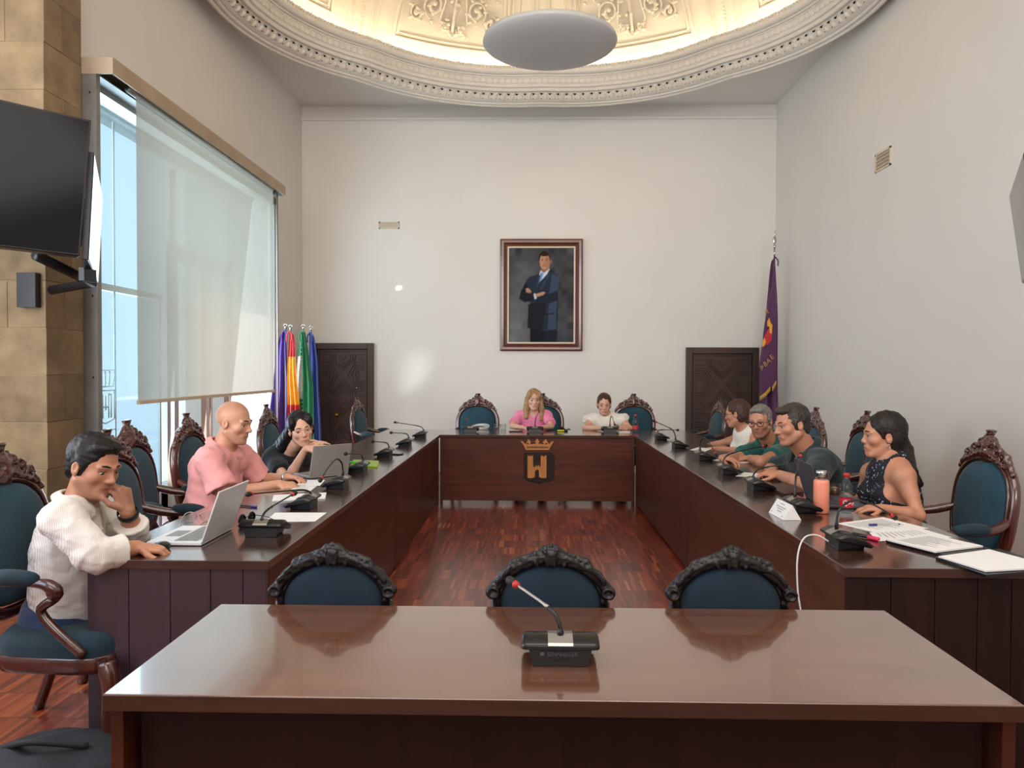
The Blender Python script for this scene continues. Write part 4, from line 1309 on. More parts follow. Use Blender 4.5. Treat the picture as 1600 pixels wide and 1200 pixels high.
# x, y of the back, facing (0 = towards the camera, 90 = +x), label
G1 = 'tall carved armchairs with teal upholstery'
CHAIRS = [
 (-2.02, 2.98, 90, 'carved armchair in teal velvet that the man in the white shirt sits in'),
 (-1.99, 3.70, 90, 'empty teal armchair directly behind the raised hand of the man in white'),
 (-2.24, 4.36, 90, 'empty teal armchair in front of the glass screen, second beyond the man in white'),
 (-2.22, 5.08, 90, 'teal armchair behind the man in the pink shirt'),
 (-2.12, 6.35, 90, 'teal armchair behind the woman in black, before the flags'),
 (-2.06, 9.42, 82, 'teal armchair seen side-on before the carved door with the brass knob'),
 (-.62, 9.25, 0, 'empty teal armchair at the head table, standing against the white wall'),
 (.17, 9.42, 0, 'teal armchair of the woman in the pink blouse'),
 (1.28, 9.35, 0, 'teal armchair of the woman in the white ruffled blouse'),
 (2.24, 9.3, -84, 'teal armchair beyond the woman in the white tank top'),
 (2.24, 6.22, -90, 'armchair behind the two men in green, mostly hidden, its wooden frame showing'),
 (2.42, 5.70, -90, 'teal armchair beyond the dark-haired woman, its carved crest showing over her head'),
 (2.29, 5.10, -90, 'teal armchair just behind the face of the dark-haired woman'),
 (2.26, 3.92, -90, 'large teal armchair behind the dark-haired woman, full back in view'),
]
ch0 = tall_chair()
for i, (x, y, a, lab) in enumerate(CHAIRS):
    o = ch0 if i == 0 else copy_tree(ch0)
    o.location = (x, y, 0); o.rotation_euler = (0, 0, math.radians(a)); o['label'] = lab; o['group'] = G1
    if i in (5, 9): o.scale = (.96, .96, .95)

# ---- low side chairs with scrolled crest behind the front table
def low_crest():
    F = Field((-.25, -.07, .62), (.25, .05, .90), .0042)
    pts = [(-.183, .725), (-.158, .758), (-.108, .793), (-.055, .815), (0, .823)]
    for s in (-1, 1):
        for (x0, z0), (x1, z1) in zip(pts[:-1], pts[1:]):
            F.cap((s * x0, -.01, z0), .021, (s * x1, -.01, z1), .021, .006)
            F.cap((s * x0, -.028, z0 + .010), .008, (s * x1, -.028, z1 + .010), .008, .003)
        F.cap((-s * .197, -.012, .703), .025, k=.003); F.torus((-s * .197, -.034, .703), .017, .007, [[1, 0, 0], [0, 0, 1], [0, 1, 0]], .003)
        F.cap((s * .184, -.010, .715), .014, (s * .182, -.008, .64), .015, .005)
        F.cap((s * .183, -.03, .745), .007, (s * .135, -.032, .797), .006, .003)
        for q in range(6):
            t = q / 5; x = .118 - .078 * t; z = .803 + .028 * t
            F.torus((s * x, -.026, z), .0095, .0048, [[1, 0, 0], [0, 0, 1], [0, 1, 0]], .002)
            F.cap((s * (x + .010), -.018, z + .012), .007, (s * (x + .002), -.018, z + .018), .0055, .003)
        F.cap((s * .136, -.02, .795), .011, (s * .128, -.02, .815), .008, .003)
        F.cap((s * .036, -.02, .822), .013, (s * .020, -.02, .852), .011, .004)
        F.cap((s * .012, -.034, .80), .006, (s * .018, -.036, .85), .006, .003)
        F.cap((s * .045, -.03, .80), .006, (s * .052, -.03, .815), .008, .003)
        F.cap((s * .045, -.022, .842), .009, (s * .018, -.018, .864), .009, .004)
    F.ell((0, -.018, .828), (.028, .022, .036), k=.006); F.cap((0, -.016, .866), .011, k=.004)
    F.wobble(.0009, 200, 9)
    me, V = F.mesh('crest', 1); return me
def low_chair():
    t = thing('side_chair', 'x', 'chair')
    out = [(.172 * math.copysign(abs(math.cos(a)) ** .9, math.cos(a)), (.655 + .140 * math.sin(a) if math.sin(a) > 0 else .655 + .10 * math.copysign(abs(math.sin(a)) ** .5, math.sin(a)))) for a in [2 * PI * i / 44 for i in range(44)]]
    class I_:
        def __matmul__(s, v): return Vector(v)
    pad_mesh(out, .03, I_()).obj('back_pad', 'teal_velvet_shaded', t)
    m = MB(); m.tube([(x * 1.05, -.004, .655 + (z - .655) * 1.06) for x, z in out], .013, 8, closed=True)
    m.tube([(-.19, .0, .66), (-.19, .005, .56), (-.18, .01, .44)], .015, 8); m.tube([(.19, .0, .66), (.19, .005, .56), (.18, .01, .44)], .015, 8)
    m.obj('back_frame', 'black_wood', t)
    link('crest', low_crest(), 'black_wood', t)
    for ch in t.children:
        for v in ch.data.vertices: v.co.x *= .885; v.co.z = .925 + (v.co.z - .877) * .845 if v.co.z > .54 else v.co.z
    so = [(.225 * math.copysign(abs(math.cos(a)) ** .5, math.cos(a)), -.24 + .22 * math.copysign(abs(math.sin(a)) ** .5, math.sin(a))) for a in [2 * PI * i / 32 for i in range(32)]]
    m = MB(); vs = []
    for f, z in ((1, .40), (1, .43), (.95, .46), (.6, .475), (0, .48)): vs += [(x * f, -.24 + (y + .24) * f, z) for x, y in so]
    m.add(vs, [(i * 32 + j, i * 32 + (j + 1) % 32, (i + 1) * 32 + (j + 1) % 32, (i + 1) * 32 + j) for i in range(4) for j in range(32)], True)
    m.obj('seat', 'teal_velvet_dark', t)
    m = MB(); vs = []
    for f, z in ((1.02, .402), (1.02, .35)): vs += [(x * f, -.24 + (y + .24) * f, z) for x, y in so]
    m.add(vs, [(j, 32 + j, 32 + (j + 1) % 32, (j + 1) % 32) for j in range(32)]); m.add(vs[:32], [tuple(range(32))]); m.add(vs[32:], [tuple(range(32))[::-1]])
    m.obj('seat_rail', 'black_wood', t)
    for s in (-1, 1):
        MB().tube(smoothpath([(s * .19, -.42, .37), (s * .2, -.44, .25), (s * .19, -.42, .1), (s * .2, -.44, 0)], 4), [.028] * 4 + [.024] * 4 + [.018] * 5, 8).obj('leg', 'black_wood', t)
        MB().tube(smoothpath([(s * .17, .0, .45), (s * .18, .0, .2), (s * .19, .05, 0)], 4), .02, 8).obj('leg', 'black_wood', t)
    return t
lc = low_chair()
LY = 2.335
for i, (u, v, lab) in enumerate(((522, 845, 'low dark side chair tucked behind the front table beside the window-side table'), (860, 847, 'low dark side chair tucked behind the front table just beyond its microphone'), (1140, 850, 'low dark side chair tucked behind the front table next to the hanging white cable'))):
    o = lc if i == 0 else copy_tree(lc)
    p = at(u, v, y=LY); o.location = (p.x, LY, 0); k = p.z / .92; k = p.z / .925; o.scale = (1.0, 1.0, k); o['label'] = lab; o['group'] = 'low side chairs behind the front table'
    print('low chair', p, k)

# ---- gooseneck microphones (base faces -y: its user sits on the -y side)
def mic_base():
    m = MB()
    prof = [(-.052, 0), (.045, 0), (.050, .012), (.047, .036), (.03, .044), (-.03, .030), (-.062, .014)]  # y,z wedge
    w = .078; n = len(prof); vs = []
    for x, sc in ((-w, .86), (-w * .94, .97), (-w * .3, 1.), (w * .3, 1.), (w * .94, .97), (w, .86)):
        vs += [(x, y * (sc if abs(x) > w * .9 else 1), z * (sc if abs(x) > w * .9 else 1)) for y, z in prof]
    m.add(vs, [(i * n + j, i * n + (j + 1) % n, (i + 1) * n + (j + 1) % n, (i + 1) * n + j) for i in range(5) for j in range(n)])
    m.add(vs[:n], [tuple(range(n))[::-1]]); m.add(vs[-n:], [tuple(range(n))])
    return m
def mic(name, label, loc, facing, tip, big=False, group='gooseneck microphones'):
    """tip: world position of the microphone head"""
    t = thing(name, label, 'microphone', loc, math.radians(facing), group)
    m = MB(); w = .082
    prof = [(-.06, .010), (.050, .036), (.057, .039), (.060, .045), (.054, .051), (.028, .062), (.0, .058), (-.045, .031), (-.068, .017)]
    n = len(prof); vs = []
    for x, sz, sy in ((-w, .35, .75), (-w * .985, .7, .9), (-w * .94, .93, .98), (-w * .85, 1, 1), (w * .85, 1, 1), (w * .94, .93, .98), (w * .985, .7, .9), (w, .35, .75)):
        vs += [(x, y * sy, .040 + (z - .040) * sz) for y, z in prof]
    m.add(vs, [(i * n + j, (i + 1) * n + j, (i + 1) * n + (j + 1) % n, i * n + (j + 1) % n) for i in range(7) for j in range(n)][:], True)
    m.add(vs[:n], [tuple(range(n))]); m.add(vs[-n:], [tuple(range(n))[::-1]])
    m.obj('top_shell', 'black_plastic', t)
    b = MB(); P = [(-.062, -.045), (.062, -.045), (.068, .046), (-.068, .046)]
    b.add([(x * .85, y, 0.0) for x, y in P] + [(x, y * .95, .046 if y > 0 else .018) for x, y in P], [(0, 3, 2, 1), (4, 5, 6, 7), (0, 1, 5, 4), (1, 2, 6, 5), (2, 3, 7, 6), (3, 0, 4, 7)])
    bo = b.obj('body', 'dark_grey_plastic', t, bevel=.002)
    MB().bx(-.016, .016, .038, .0455, .0, .016).obj('cable_slot', 'black_rubber', t)
    m = MB(); pp = [(.0585, .0475), (.054, .0525), (.028, .0635), (.0, .0595), (-.02, .048)]; vs = [(x, y, z) for x in (-.026, .026) for y, z in pp]
    m.add(vs, [(i, i + 1, i + 6, i + 5) for i in range(4)] + [(i + 5, i + 6, i + 1, i) for i in range(4)]); m.obj('silver_plate', 'silver', t)
    M = Matrix.Rotation(-math.radians(facing), 3, 'Z')
    t.scale = (1.14,) * 3
    T = M @ (Vector(tip) - Vector(loc)) / 1.14
    s = Vector((0, .028, .058)); d = Vector((T.x, T.y - .028, 0)); hz = T.z - s.z
    if hz > .045: P = smoothpath([s, s + Vector((0, .0, hz * .22)), s + Vector((d.x * .10, d.y * .10, hz * .52)), s + Vector((d.x * .30, d.y * .30, hz * .68)), s + Vector((d.x * .65, d.y * .65, hz * .85)), T], 5)
    else: h = max(.10, hz + .05); P = smoothpath([s, s + Vector((0, .0, .04)), s + Vector((d.x * .06, d.y * .06, h * .75)), s + Vector((d.x * .3, d.y * .3, h)), s + Vector((d.x * .65, d.y * .65, (h + hz) * .5 + .012)), T], 5)
    n = len(P)
    rs = [.0075 if i < 4 else .0045 if i < n * .6 else .0032 for i in range(n)]
    kk = int(n * .55); MB().tube(P[:kk + 1], rs[:kk + 1], 8).obj('gooseneck', 'black_plastic', t); MB().tube(P[kk:], rs[kk:], 8).obj('stem', 'silver' if big else 'dark_grey_plastic', t)
    D = (P[-1] - P[-3]).normalized()
    MB().tube([P[-1] - D * .012, P[-1], P[-1] + D * .002], [.0075, .0085, .006], 10).obj('light_ring', 'red_plastic', t)
    MB().tube([P[-1], P[-1] + D * .006, P[-1] + D * .02, P[-1] + D * .026], [.008, .0105, .010, .005], 10).obj('capsule', 'black_rubber', t)
    return t
# window-side row: base position pixel, tip pixel, tip z
ROWL = [((410, 838), (458, 772), .88, 180, 'gooseneck microphone next to the white laptop'),
 ((472, 795), (392, 772), .87, -90, 'gooseneck microphone beside the blank sheet and the sunglasses'),
 ((525, 763), (502, 748), .85, 90, 'gooseneck microphone in front of the hands of the man in pink'),
 ((558, 738), (541, 709), .92, 90, 'gooseneck microphone beside the green notebook'),
 ((600, 714), (583, 690), .90, 90, 'gooseneck microphone with a phone lying by it'),
 ((632, 697), (612, 676), .90, 90, 'gooseneck microphone second from the head table on the window side'),
 ((656, 684), (640, 668), .90, 90, 'gooseneck microphone next to the head table on the window side')]
for k, (b_, tp, tz, f, lab) in enumerate(ROWL):
    p = at(*b_, z=TOP + .0); q = at(*tp, z=tz)
    if (q - p).length > .48 or (q - p).length < .1:
        q = p + Vector((-.25, .06, .15))
    mic('microphone', lab, (p.x, p.y + .03, TOP), 180 if k == 0 else -90, q)
for (u, v, tp, lab) in ((735, 676, (730, 655), 'gooseneck microphone before the empty head table chair'), (836, 676, (842, 644), 'gooseneck microphone before the woman in the pink blouse'), (953, 676, (960, 662), 'gooseneck microphone before the woman in the white ruffled blouse')):
    p = at(u, v, z=TOP); q = at(*tp, y=p.y + .2)
    if (q - p).length < .1: q.y += .1
    mic('microphone', lab, (p.x, p.y + .03, TOP), 180, q)
ROWR = [((1030, 687), (1058, 672), .88, 'gooseneck microphone next to the head table on the blank wall side'),
 ((1058, 700), (1024, 659), .98, 'gooseneck microphone with its neck bent back over the next one'),
 ((1097, 719), (1118, 709), .83, 'gooseneck microphone in front of the woman in the tank top'),
 ((1134, 741), (1193, 697), .93, 'gooseneck microphone in front of the grey-haired man in green'),
 ((1182, 766), (1250, 723), .92, 'gooseneck microphone beside the brown leather folder'),
 ((1248, 800), (1251, 712), 1.0, 'gooseneck microphone between the name card and the orange bottle'),
 ((1315, 856), (1394, 806), .85, 'gooseneck microphone plugged to the white cable')]
for (b_, tp, tz, lab) in ROWR:
    p = at(*b_, z=TOP); q = at(*tp, z=tz)
    if (q - p).length > .5: q = p + (q - p) * .5 / (q - p).length
    mic('microphone', lab, (p.x + .02, p.y + .02, TOP), 90, q)
FM = at(875, 1036, z=TOP)
fm = mic('microphone', 'black gooseneck microphone alone on the front table, red ring at its tip', (FM.x, FM.y + .03, TOP), 180, at(804, 912, y=FM.y + .12), True)

def text(s, size, mat, M, parent, name, depth=.0004, align='CENTER'):
    c = bpy.data.curves.new('t', 'FONT'); c.body = s; c.size = size; c.extrude = depth; c.align_x = align; c.align_y = 'CENTER'; c.resolution_u = 3
    o = bpy.data.objects.new('t', c); COL.objects.link(o)
    dg = bpy.context.evaluated_depsgraph_get(); me = bpy.data.meshes.new_from_object(o.evaluated_get(dg))
    bpy.data.objects.remove(o); me.transform(M)
    me.materials.clear()
    return link(name, me, mat, parent)
RX = Matrix.Rotation(PI / 2, 4, 'X')
text('SENNHEISER', .0115, 'lettering_grey', Matrix.Translation((-.004, .0474, .026)) @ Matrix.Rotation(.05, 4, 'X') @ Matrix.Rotation(PI, 4, 'Z') @ RX, fm, 'lettering', .0004)
MB().bx(.034, .042, .0462, .0478, .023, .031).obj('logo_plate', 'lettering_grey', fm)

# ================================================================== PEOPLE
def nrm(v): v = np.array(v, float); return v / np.linalg.norm(v)
def headR(yaw, pitch=0, roll=0):
    a, p = math.radians(yaw), math.radians(pitch)
    f = np.array([math.sin(a), -math.cos(a), 0]); r = np.array([f[1], -f[0], 0]); u = np.array([0, 0, 1.])
    f2 = f * math.cos(p) - u * math.sin(p); u2 = u * math.cos(p) + f * math.sin(p)
    q = math.radians(roll)
    r3 = r * math.cos(q) - u2 * math.sin(q); u3 = u2 * math.cos(q) + r * math.sin(q)
    return np.stack([r3, f2, u3], 1)
def cone(F, a, ra, b, rb, k=.01, mode='add'):
    """truncated cone with flat ends"""
    a = np.array(a, float); b = np.array(b, float); ab = b - a; L = np.linalg.norm(ab); d = ab / L
    def fn(X, Y, Z):
        px, py, pz = X - a[0], Y - a[1], Z - a[2]
        t = px * d[0] + py * d[1] + pz * d[2]; tc = np.clip(t, 0, L)
        rad = np.sqrt((px - t * d[0]) ** 2 + (py - t * d[1]) ** 2 + (pz - t * d[2]) ** 2) - (ra + (rb - ra) * tc / L)
        return np.maximum(rad, np.maximum(-t, t - L))
    R = max(ra, rb); F.op(fn, np.minimum(a, b) - R, np.maximum(a, b) + R, k, mode)
def head_prims(F, c, R, s, fem=False, jaw=1., beard=0):
    h = lambda x, y, z: c + R @ (np.array([x, y, z]) * s)
    E = lambda p, r, k=.02, m='add': F.ell(h(*p), np.array(r) * s, R, k, m)
    K = lambda a, ra, b, rb, k=.01, m='add': F.cap(h(*a), ra * s, h(*b), rb * s, k, m)
    E((0, -.014, .040), (.074, .095, .083), .01)
    E((0, .018, -.018), (.058, .072, .080), .03)
    for q in (-1, 1):
        K((q * .053 * jaw, -.006, -.050), .017, (q * .024 * jaw, .056, -.098), .015, .028)
        E((q * .044, .054, -.022), (.018, .022, .018), .025)
        if fem: K((q * .044, .072, .022), .0075, (q * .014, .084, .020), .007, .016)
        else: K((q * .046, .075, .021), .0085, (q * .014, .089, .019), .008, .014)
        E((q * .032, .106 if fem else .104, .000), (.018, .020, .0125), .014, 'cut')
        K((q * .046, .069, .004), .0045, (q * .033, .0815, .0090), .0048, .003); K((q * .033, .0815, .0090), .0048, (q * .018, .079, .005), .0042, .003)      # upper lid
        K((q * .045, .068, -.006), .004, (q * .032, .079, -.0105), .0042, .003); K((q * .032, .079, -.0105), .0042, (q * .019, .078, -.007), .004, .003)
        E((q * .077, -.010, -.004), (.009, .018, .030), .006)
        E((q * .084, -.004, .002), (.006, .009, .016), .004, 'cut')
        E((q * (.0095 if fem else .0115), .091 if fem else .093, -.034), (.007 if fem else .0085, .009, .0068), .006)
    if fem: K((0, .084, .010), .0058, (0, .098, -.026), .0078, .012); K((0, .092, -.033), .0070, (0, .100, -.029), .0072, .008)
    else: K((0, .086, .012), .0068, (0, .104, -.028), .0095, .012); K((0, .096, -.034), .0085, (0, .106, -.031), .0085, .008)
    E((0, .074, -.064), (.030, .015, .020), .018)
    lw = .021 if fem else .024
    K((-lw, .0785, -.0605), .0032, (0, .0885, -.0580), .0052, .003); K((lw, .0785, -.0605), .0032, (0, .0885, -.0580), .0052, .003)
    K((-lw * .8, .078, -.0700), .0040, (0, .0870, -.0715), .0062, .003); K((lw * .8, .078, -.0700), .0040, (0, .0870, -.0715), .0062, .003)
    E((0, .064 if fem else .068, -.098 if fem else -.100), (.018 if fem else .022, .019, .016), .02)
    return h
def head_tone(V, c, R, s, lips, stubble, scalp=None, lipcol=(.80, .48, .47)):
    L = ((V - c) @ R) / s
    x, y, z = L.T; t = np.ones((len(V), 3))
    def mix(m, col): t[:] = t * (1 - m[:, None]) + t * np.array(col) * m[:, None]
    near = (np.abs(z) < .2)
    if stubble: mix(stubble * np.clip((-.030 - z - .2 * np.clip(.05 - y, 0, 1)) / .02, 0, 1) * np.clip((y + .02) / .03, 0, 1) * (z > -.14) * near, (.50, .50, .54))
    if scalp: mix(scalp * np.clip((z - .055 - .35 * (y - .0)) / .02, 0, 1) * near, (.80, .76, .74))
    m = np.exp(-((x / .023) ** 4 + ((z + .0655) / .0085) ** 4)) * (y > .07) * near
    mix(m * lips, lipcol)
    mix(.75 * np.exp(-((x / .024) ** 6 + ((z + .0650) / .0026) ** 2)) * (y > .07) * near, (.38, .2, .2))
    mix(.35 * np.exp(-(((np.abs(x) - .032) / .022) ** 2 + ((z - .004) / .014) ** 2)) * (y > .05) * near, (.78, .66, .62))
    mix(.35 * np.exp(-(((np.abs(x) - .045) / .02) ** 2 + ((z + .03) / .02) ** 2)) * (y > .04) * near, (1.0, .82, .80))
    return t
def hand_prims(F, wr, d, n, thumb, curl=(20, 25, 20), s=1., tcurl=15, spread=1.):
    """wr wrist, d towards the knuckles, n back of the hand, thumb = +1/-1 side along d x n"""
    d = nrm(d); n = nrm(np.array(n) - d * (np.array(n) @ d)); e = np.cross(d, n) * thumb; wr = np.array(wr, float)
    K = lambda a, ra, b, rb, k: F.cap(a, ra * s, b, rb * s, k)
    offs = (.033, .011, -.011, -.031)
    kn = []
    for i, o in enumerate(offs):
        k0 = wr + (d * (.088 - .006 * abs(i - 1)) + e * o * spread + n * (.002 - .003 * abs(i - 1.3))) * s
        K(wr + e * o * .55 * s + d * .012 * s, .0145, k0, .0112, .012); kn.append(k0)
    K(wr + d * .03 * s, .017, wr + d * .065 * s, .015, .01)
    Ls = ((.042, .026, .021), (.046, .030, .022), (.043, .028, .022), (.034, .021, .019))
    def rot(v, a): 
        a = math.radians(a); return v * math.cos(a)
    for i, L in enumerate(Ls):
        p = kn[i]; a = 0; fan = e * (offs[i] * 2.2 * (spread - .8))
        for j in range(3):
            a += curl[j]
            dd = nrm(d * math.cos(math.radians(a)) - n * math.sin(math.radians(a)) + fan)
            q = p + dd * L[j] * s
            r0 = (.0095, .0085, .0075)[j]; r1 = (.0085, .0075, .0062)[j]
            if i == 3: r0 *= .87; r1 *= .87
            K(p, r0, q, r1, .003); p = q
    p = wr + (d * .022 + e * .024) * s; a = 0
    dirs = [nrm(d * .55 + e * .75 - n * .30), nrm(d * .85 + e * .35 - n * .35), nrm(d * .95 + e * .05 - n * .35 - n * math.sin(math.radians(tcurl)))]
    for j, (L, r0, r1) in enumerate(((.042, .015, .0115), (.032, .011, .0095), (.026, .0095, .0075))):
        q = p + dirs[j] * L * s; K(p, r0, q, r1, .006 if j == 0 else .003); p = q
    return e

def person(spec):
    g = spec.get; A = lambda k: np.array(g(k), float)
    c = A('head'); R = headR(*g('face')); s = g('hs', 1.); fem = g('fem', False)
    nb, pv = A('neck'), A('pelvis'); SR, SL = A('shR'), A('shL')
    up = nrm(nb - pv); rt = SR - SL; shw = np.linalg.norm(rt); rt = nrm(rt - up * (rt @ up)); fw = np.cross(up, rt); Rt = np.stack([rt, fw, up], 1)
    L = np.linalg.norm(nb - pv); bd = g('build', 1.); bel = g('belly', .0)
    arms = {'R': (SR, A('elR'), A('wrR')), 'L': (SL, A('elL'), A('wrL'))}
    ar = (.046 if not fem else .035) * bd ** .5 * g('arm', 1.)
    hd = h = np.array([rt[0], rt[1], 0]); fh = nrm([fw[0], fw[1], 0]); rh = nrm([rt[0], rt[1], 0])
    hips = {q: pv + rh * sg * .09 + np.array([0, 0, -.02]) for q, sg in (('R', 1), ('L', -1))}
    knees = {q: hips[q] + fh * .42 + rh * sg * .05 + np.array([0, 0, .0]) for q, sg in (('R', 1), ('L', -1))}
    ank = {q: np.array([knees[q][0], knees[q][1], .09]) - fh * .03 for q in 'RL'}
    def torso(F, o=0., legs=False, arms_to=None):
        ell = lambda f, off, r, k: F.ell(pv + up * L * f + fw * off, (np.array(r) + o), Rt, k)
        hw = shw * .5
        ell(.66, .0, (hw * .88, .108 * bd, .18), .03); ell(.80, -.01, (hw * .85, .088 * bd, .11), .04)
        ell(.36, .01 + bel * .6, ((.148 + bel * .4) * bd, (.105) * bd + bel, .17), .06)
        ell(.04, .0, (.172 * bd, .125 * bd, .12), .05)
        F.cap(SR, .054 * bd ** .5 + o, SL, .054 * bd ** .5 + o, .04)
        F.cap(nb + up * .015 - fw * .012, .040 + o, SR + up * .004, .046 + o, .035); F.cap(nb + up * .015 - fw * .012, .040 + o, SL + up * .004, .046 + o, .035)
        if fem:
            for sg in (-1, 1): F.ell(pv + up * L * .60 + fw * .092 * bd + rt * sg * .07, (.066 + o, .056 + o, .062 + o), Rt, .03)
    allp = [c, nb, pv, SR, SL] + [p for a in arms.values() for p in a] + [ank['R'], ank['L'], knees['R'], knees['L']]
    lo = np.min(allp, 0) - .24; hi = np.max(allp, 0) + .24; lo[2] = 0
    hf, hc = g('res', (.0045, .011)); ex = .155 * s
    fine = [(c - ex, c + ex)]
    for q in 'RL':
        if g('hand' + q):
            w_ = arms[q][2]; dd = nrm(g('hand' + q)[0]); m = w_ + dd * .08
            if g('finehand', True): fine.append((m - .13, m + .13))
    F = Field(lo, hi, hc, fine, hf)
    torso(F)
    # legs
    for q in 'RL':
        F.cap(hips[q], .085, knees[q], .058, .04); F.cap(knees[q], .056, ank[q], .040, .02); F.cap(ank[q] + (0, 0, -.04), .042, ank[q] + fh * .16 + np.array([0, 0, -.055]), .034, .02)
    # neck
    hk = lambda x, y, z: c + R @ (np.array([x, y, z]) * s)
    nr = (.046 if fem else .057) * s * g('neckw', 1.)
    F.cap(nb - up * .03, nr * 1.12, hk(0, -.018, -.05), nr * .98, .025)
    F.cap(nb - up * .01 + fw * .01, nr * .8, hk(0, .01, -.075), nr * .8, .025)
    for q, (S, E_, W) in arms.items():
        F.cap(S, ar * (1.12 if fem else 1.22), S + (E_ - S) * .45, ar * 1.08, .035); F.cap(S + (E_ - S) * .3, ar * 1.08, E_, ar * .86, .02)
        F.cap(E_, ar * .87, E_ + (W - E_) * .35, ar * .90, .012); F.cap(E_ + (W - E_) * .3, ar * .90, W, ar * .58, .012)
        hp = g('hand' + q)
        if hp: hand_prims(F, W, hp[0], hp[1], 1 if q == 'R' else -1, hp[2] if len(hp) > 2 else (20, 25, 20), (.93 if fem else 1.03) * g('handscale', 1.), spread=hp[3] if len(hp) > 3 else 1.)
    head_prims(F, c, R, s, fem, g('jaw', .88 if fem else 1.))
    root = thing('person', g('label'), 'person', (pv[0], pv[1], 0), 0, None)
    me, V = F.mesh('body', 1)
    settone(me, head_tone(V, c, R, s, g('lips', .7 if fem else .4), g('stubble', 0), g('scalp')))
    link('body', me, g('skin', 'skin_tan'), root, world=True)
    # trousers
    F = Field(lo, np.array([hi[0], hi[1], pv[2] + .3]), .012)
    F.ell(pv + up * L * .04, (.172 * bd + .010, .125 * bd + .010, .12), Rt, .05)
    F.ell(pv + up * L * .16, ((.150) * bd + .006, .115 * bd + .004, .10), Rt, .05)
    F.ell(pv + up * L * .20 + fw * bel * .5, ((.152 + bel * .4) * bd + .004, (.108) * bd + bel + .003, .09), Rt, .05)
    F.plane(pv + up * L * .30, up)
    for q in 'RL':
        F.cap(hips[q], .097, knees[q], .072, .05); F.cap(knees[q], .071, ank[q] + (0, 0, .0), .056, .02)
    F.wobble(.002, 40, 5)
    me, _ = F.mesh('trousers', 1); link('trousers', me, g('trousers', 'dark_trousers'), root, world=True)
    F = Field(np.minimum(ank['R'], ank['L']) - .25, np.maximum(ank['R'], ank['L']) + .25, .01)
    for q in 'RL': F.cap(ank[q] + (0, 0, -.04), .047, ank[q] + fh * .17 + np.array([0, 0, -.052]), .038, .02)
    F.plane((0, 0, .002), (0, 0, -1)); me, _ = F.mesh('shoes', 0); link('shoes', me, 'black_plastic', root, world=True)
    # shirt
    sf = g('sleeve', .55)
    F = Field(lo, hi, g('shres', .0075)); F.D[:] = .05
    o = g('loose', .012)
    torso(F, o)
    for q, (S, E_, W) in arms.items():
        if sf <= 0: continue
        if isinstance(sf, dict): f_ = sf[q]
        else: f_ = sf
        k = min(f_, 1.)
        Ee = S + (E_ - S) * k
        F.cap(S, ar * 1.22 + o, S + (E_ - S) * min(k, .5), ar * 1.15 + o, .035)
        cone(F, S + (E_ - S) * .15, ar * 1.18 + o, Ee, ar * (1.02 if k >= 1 else 1.22) + o + (.004 if f_ > 1 else .008), .015)
        if f_ > 1:
            F.cap(E_, ar * .95 + o, k=.015)
            We = E_ + (W - E_) * (f_ - 1)
            cone(F, E_, ar * .98 + o, We, ar * .9 + o, .015)
            cone(F, We - nrm(W - E_) * .04, ar * .86 + o + .006, We, ar * .92 + o + .006, .004)
    for (p_, r_, k_) in g('shirt_add', ()): F.ell(pv + Rt @ np.array(p_), r_, Rt, k_)
    # folds
    F.wobble(g('fold', .0035), 26, g('seed', 1)); F.wobble(.0012, 90, g('seed', 1) + 1)
    nd = g('neckcut', (.0, .062, .02))   # forward, radius, up
    F.ell(nb + up * (.035 + nd[2]) + fw * nd[0], (nd[1], nd[1], nd[1]), Rt, .004, 'cut')
    if g('vneck'):
        a, b_ = g('vneck'); F.cap(nb + fw * .08 + up * .0, a, nb + fw * .15 - up * b_, .006, .004, 'cut')
    if sf == 0 or g('halter'):
        hl = g('halter', .035)
        for S in (SR, SL):
            sg = 1 if S is SR else -1
            F.ell(S + rt * sg * (.080 - hl) + up * .01, (.095, .16, .16), Rt, .006, 'cut')
    F.plane(pv + up * g('hem', -.03), -up)
    if g('collar'):
        ax = nrm(hk(0, -.018, -.05) - nb); fn_ = nrm(fw - ax * (fw @ ax)); cr = nr * 1.1 + .010; pts = []
        cc = nb + ax * g('collar_h', .044)
        for i in range(25):
            a = PI / 2 + math.radians(28 + 304 * i / 24)
            pts.append(cc + rt * math.cos(a) * cr + fn_ * (math.sin(a) * cr * 1.08 + .004) + ax * (.012 - .026 * max(0, math.sin(a))))
        for p, q in zip(pts[:-1], pts[1:]):
            F.cap(p, .0075, q, .0075, .004); F.cap(p - ax * .011 + (p - cc) * .12, .0085, q - ax * .011 + (q - cc) * .12, .0085, .006)
            F.cap(p - ax * .023 + (p - cc) * .24, .0085, q - ax * .023 + (q - cc) * .24, .0085, .006)
        for e_, sg in ((pts[0], 1), (pts[-1], -1)):
            F.cap(e_, .006, e_ - up * g('collar') + fw * .012 + (e_ - cc) * .35, .006, .008)
            F.cap(e_, .006, e_ - up * g('collar') * .8 + fw * .004 + rt * (1 if (e_ - cc) @ rt > 0 else -1) * .028, .006, .01)
    me, _ = F.mesh(g('top', 'shirt'), 1); shirt = link(g('top', 'shirt'), me, g('cloth'), root, world=True)
    # eyes and brows
    for sg in (-1, 1):
        me_c = hk(sg * .032, .0705, -.0005); r = .0130 * s
        m = MB(); m.ell((0, 0, 0), (r, r, r), None, 20, 14); me = m.mesh('eye')
        gz = nrm(R @ nrm(np.array([g('gaze', 0), 1, g('gazev', 0)])))
        VV = np.array([v for v in m.v]); cs = (VV / r) @ gz
        col = np.full((len(VV), 3), .42); col[cs > .80] = C(g('iris', '3a2416')); col[cs > .965] = .01
        settone(me, col)
        for v in me.vertices: v.co = Vector(v.co) + Vector(me_c)
        link('eye', me, 'eye_surface', root, world=True)
        m = MB(); bz = .026
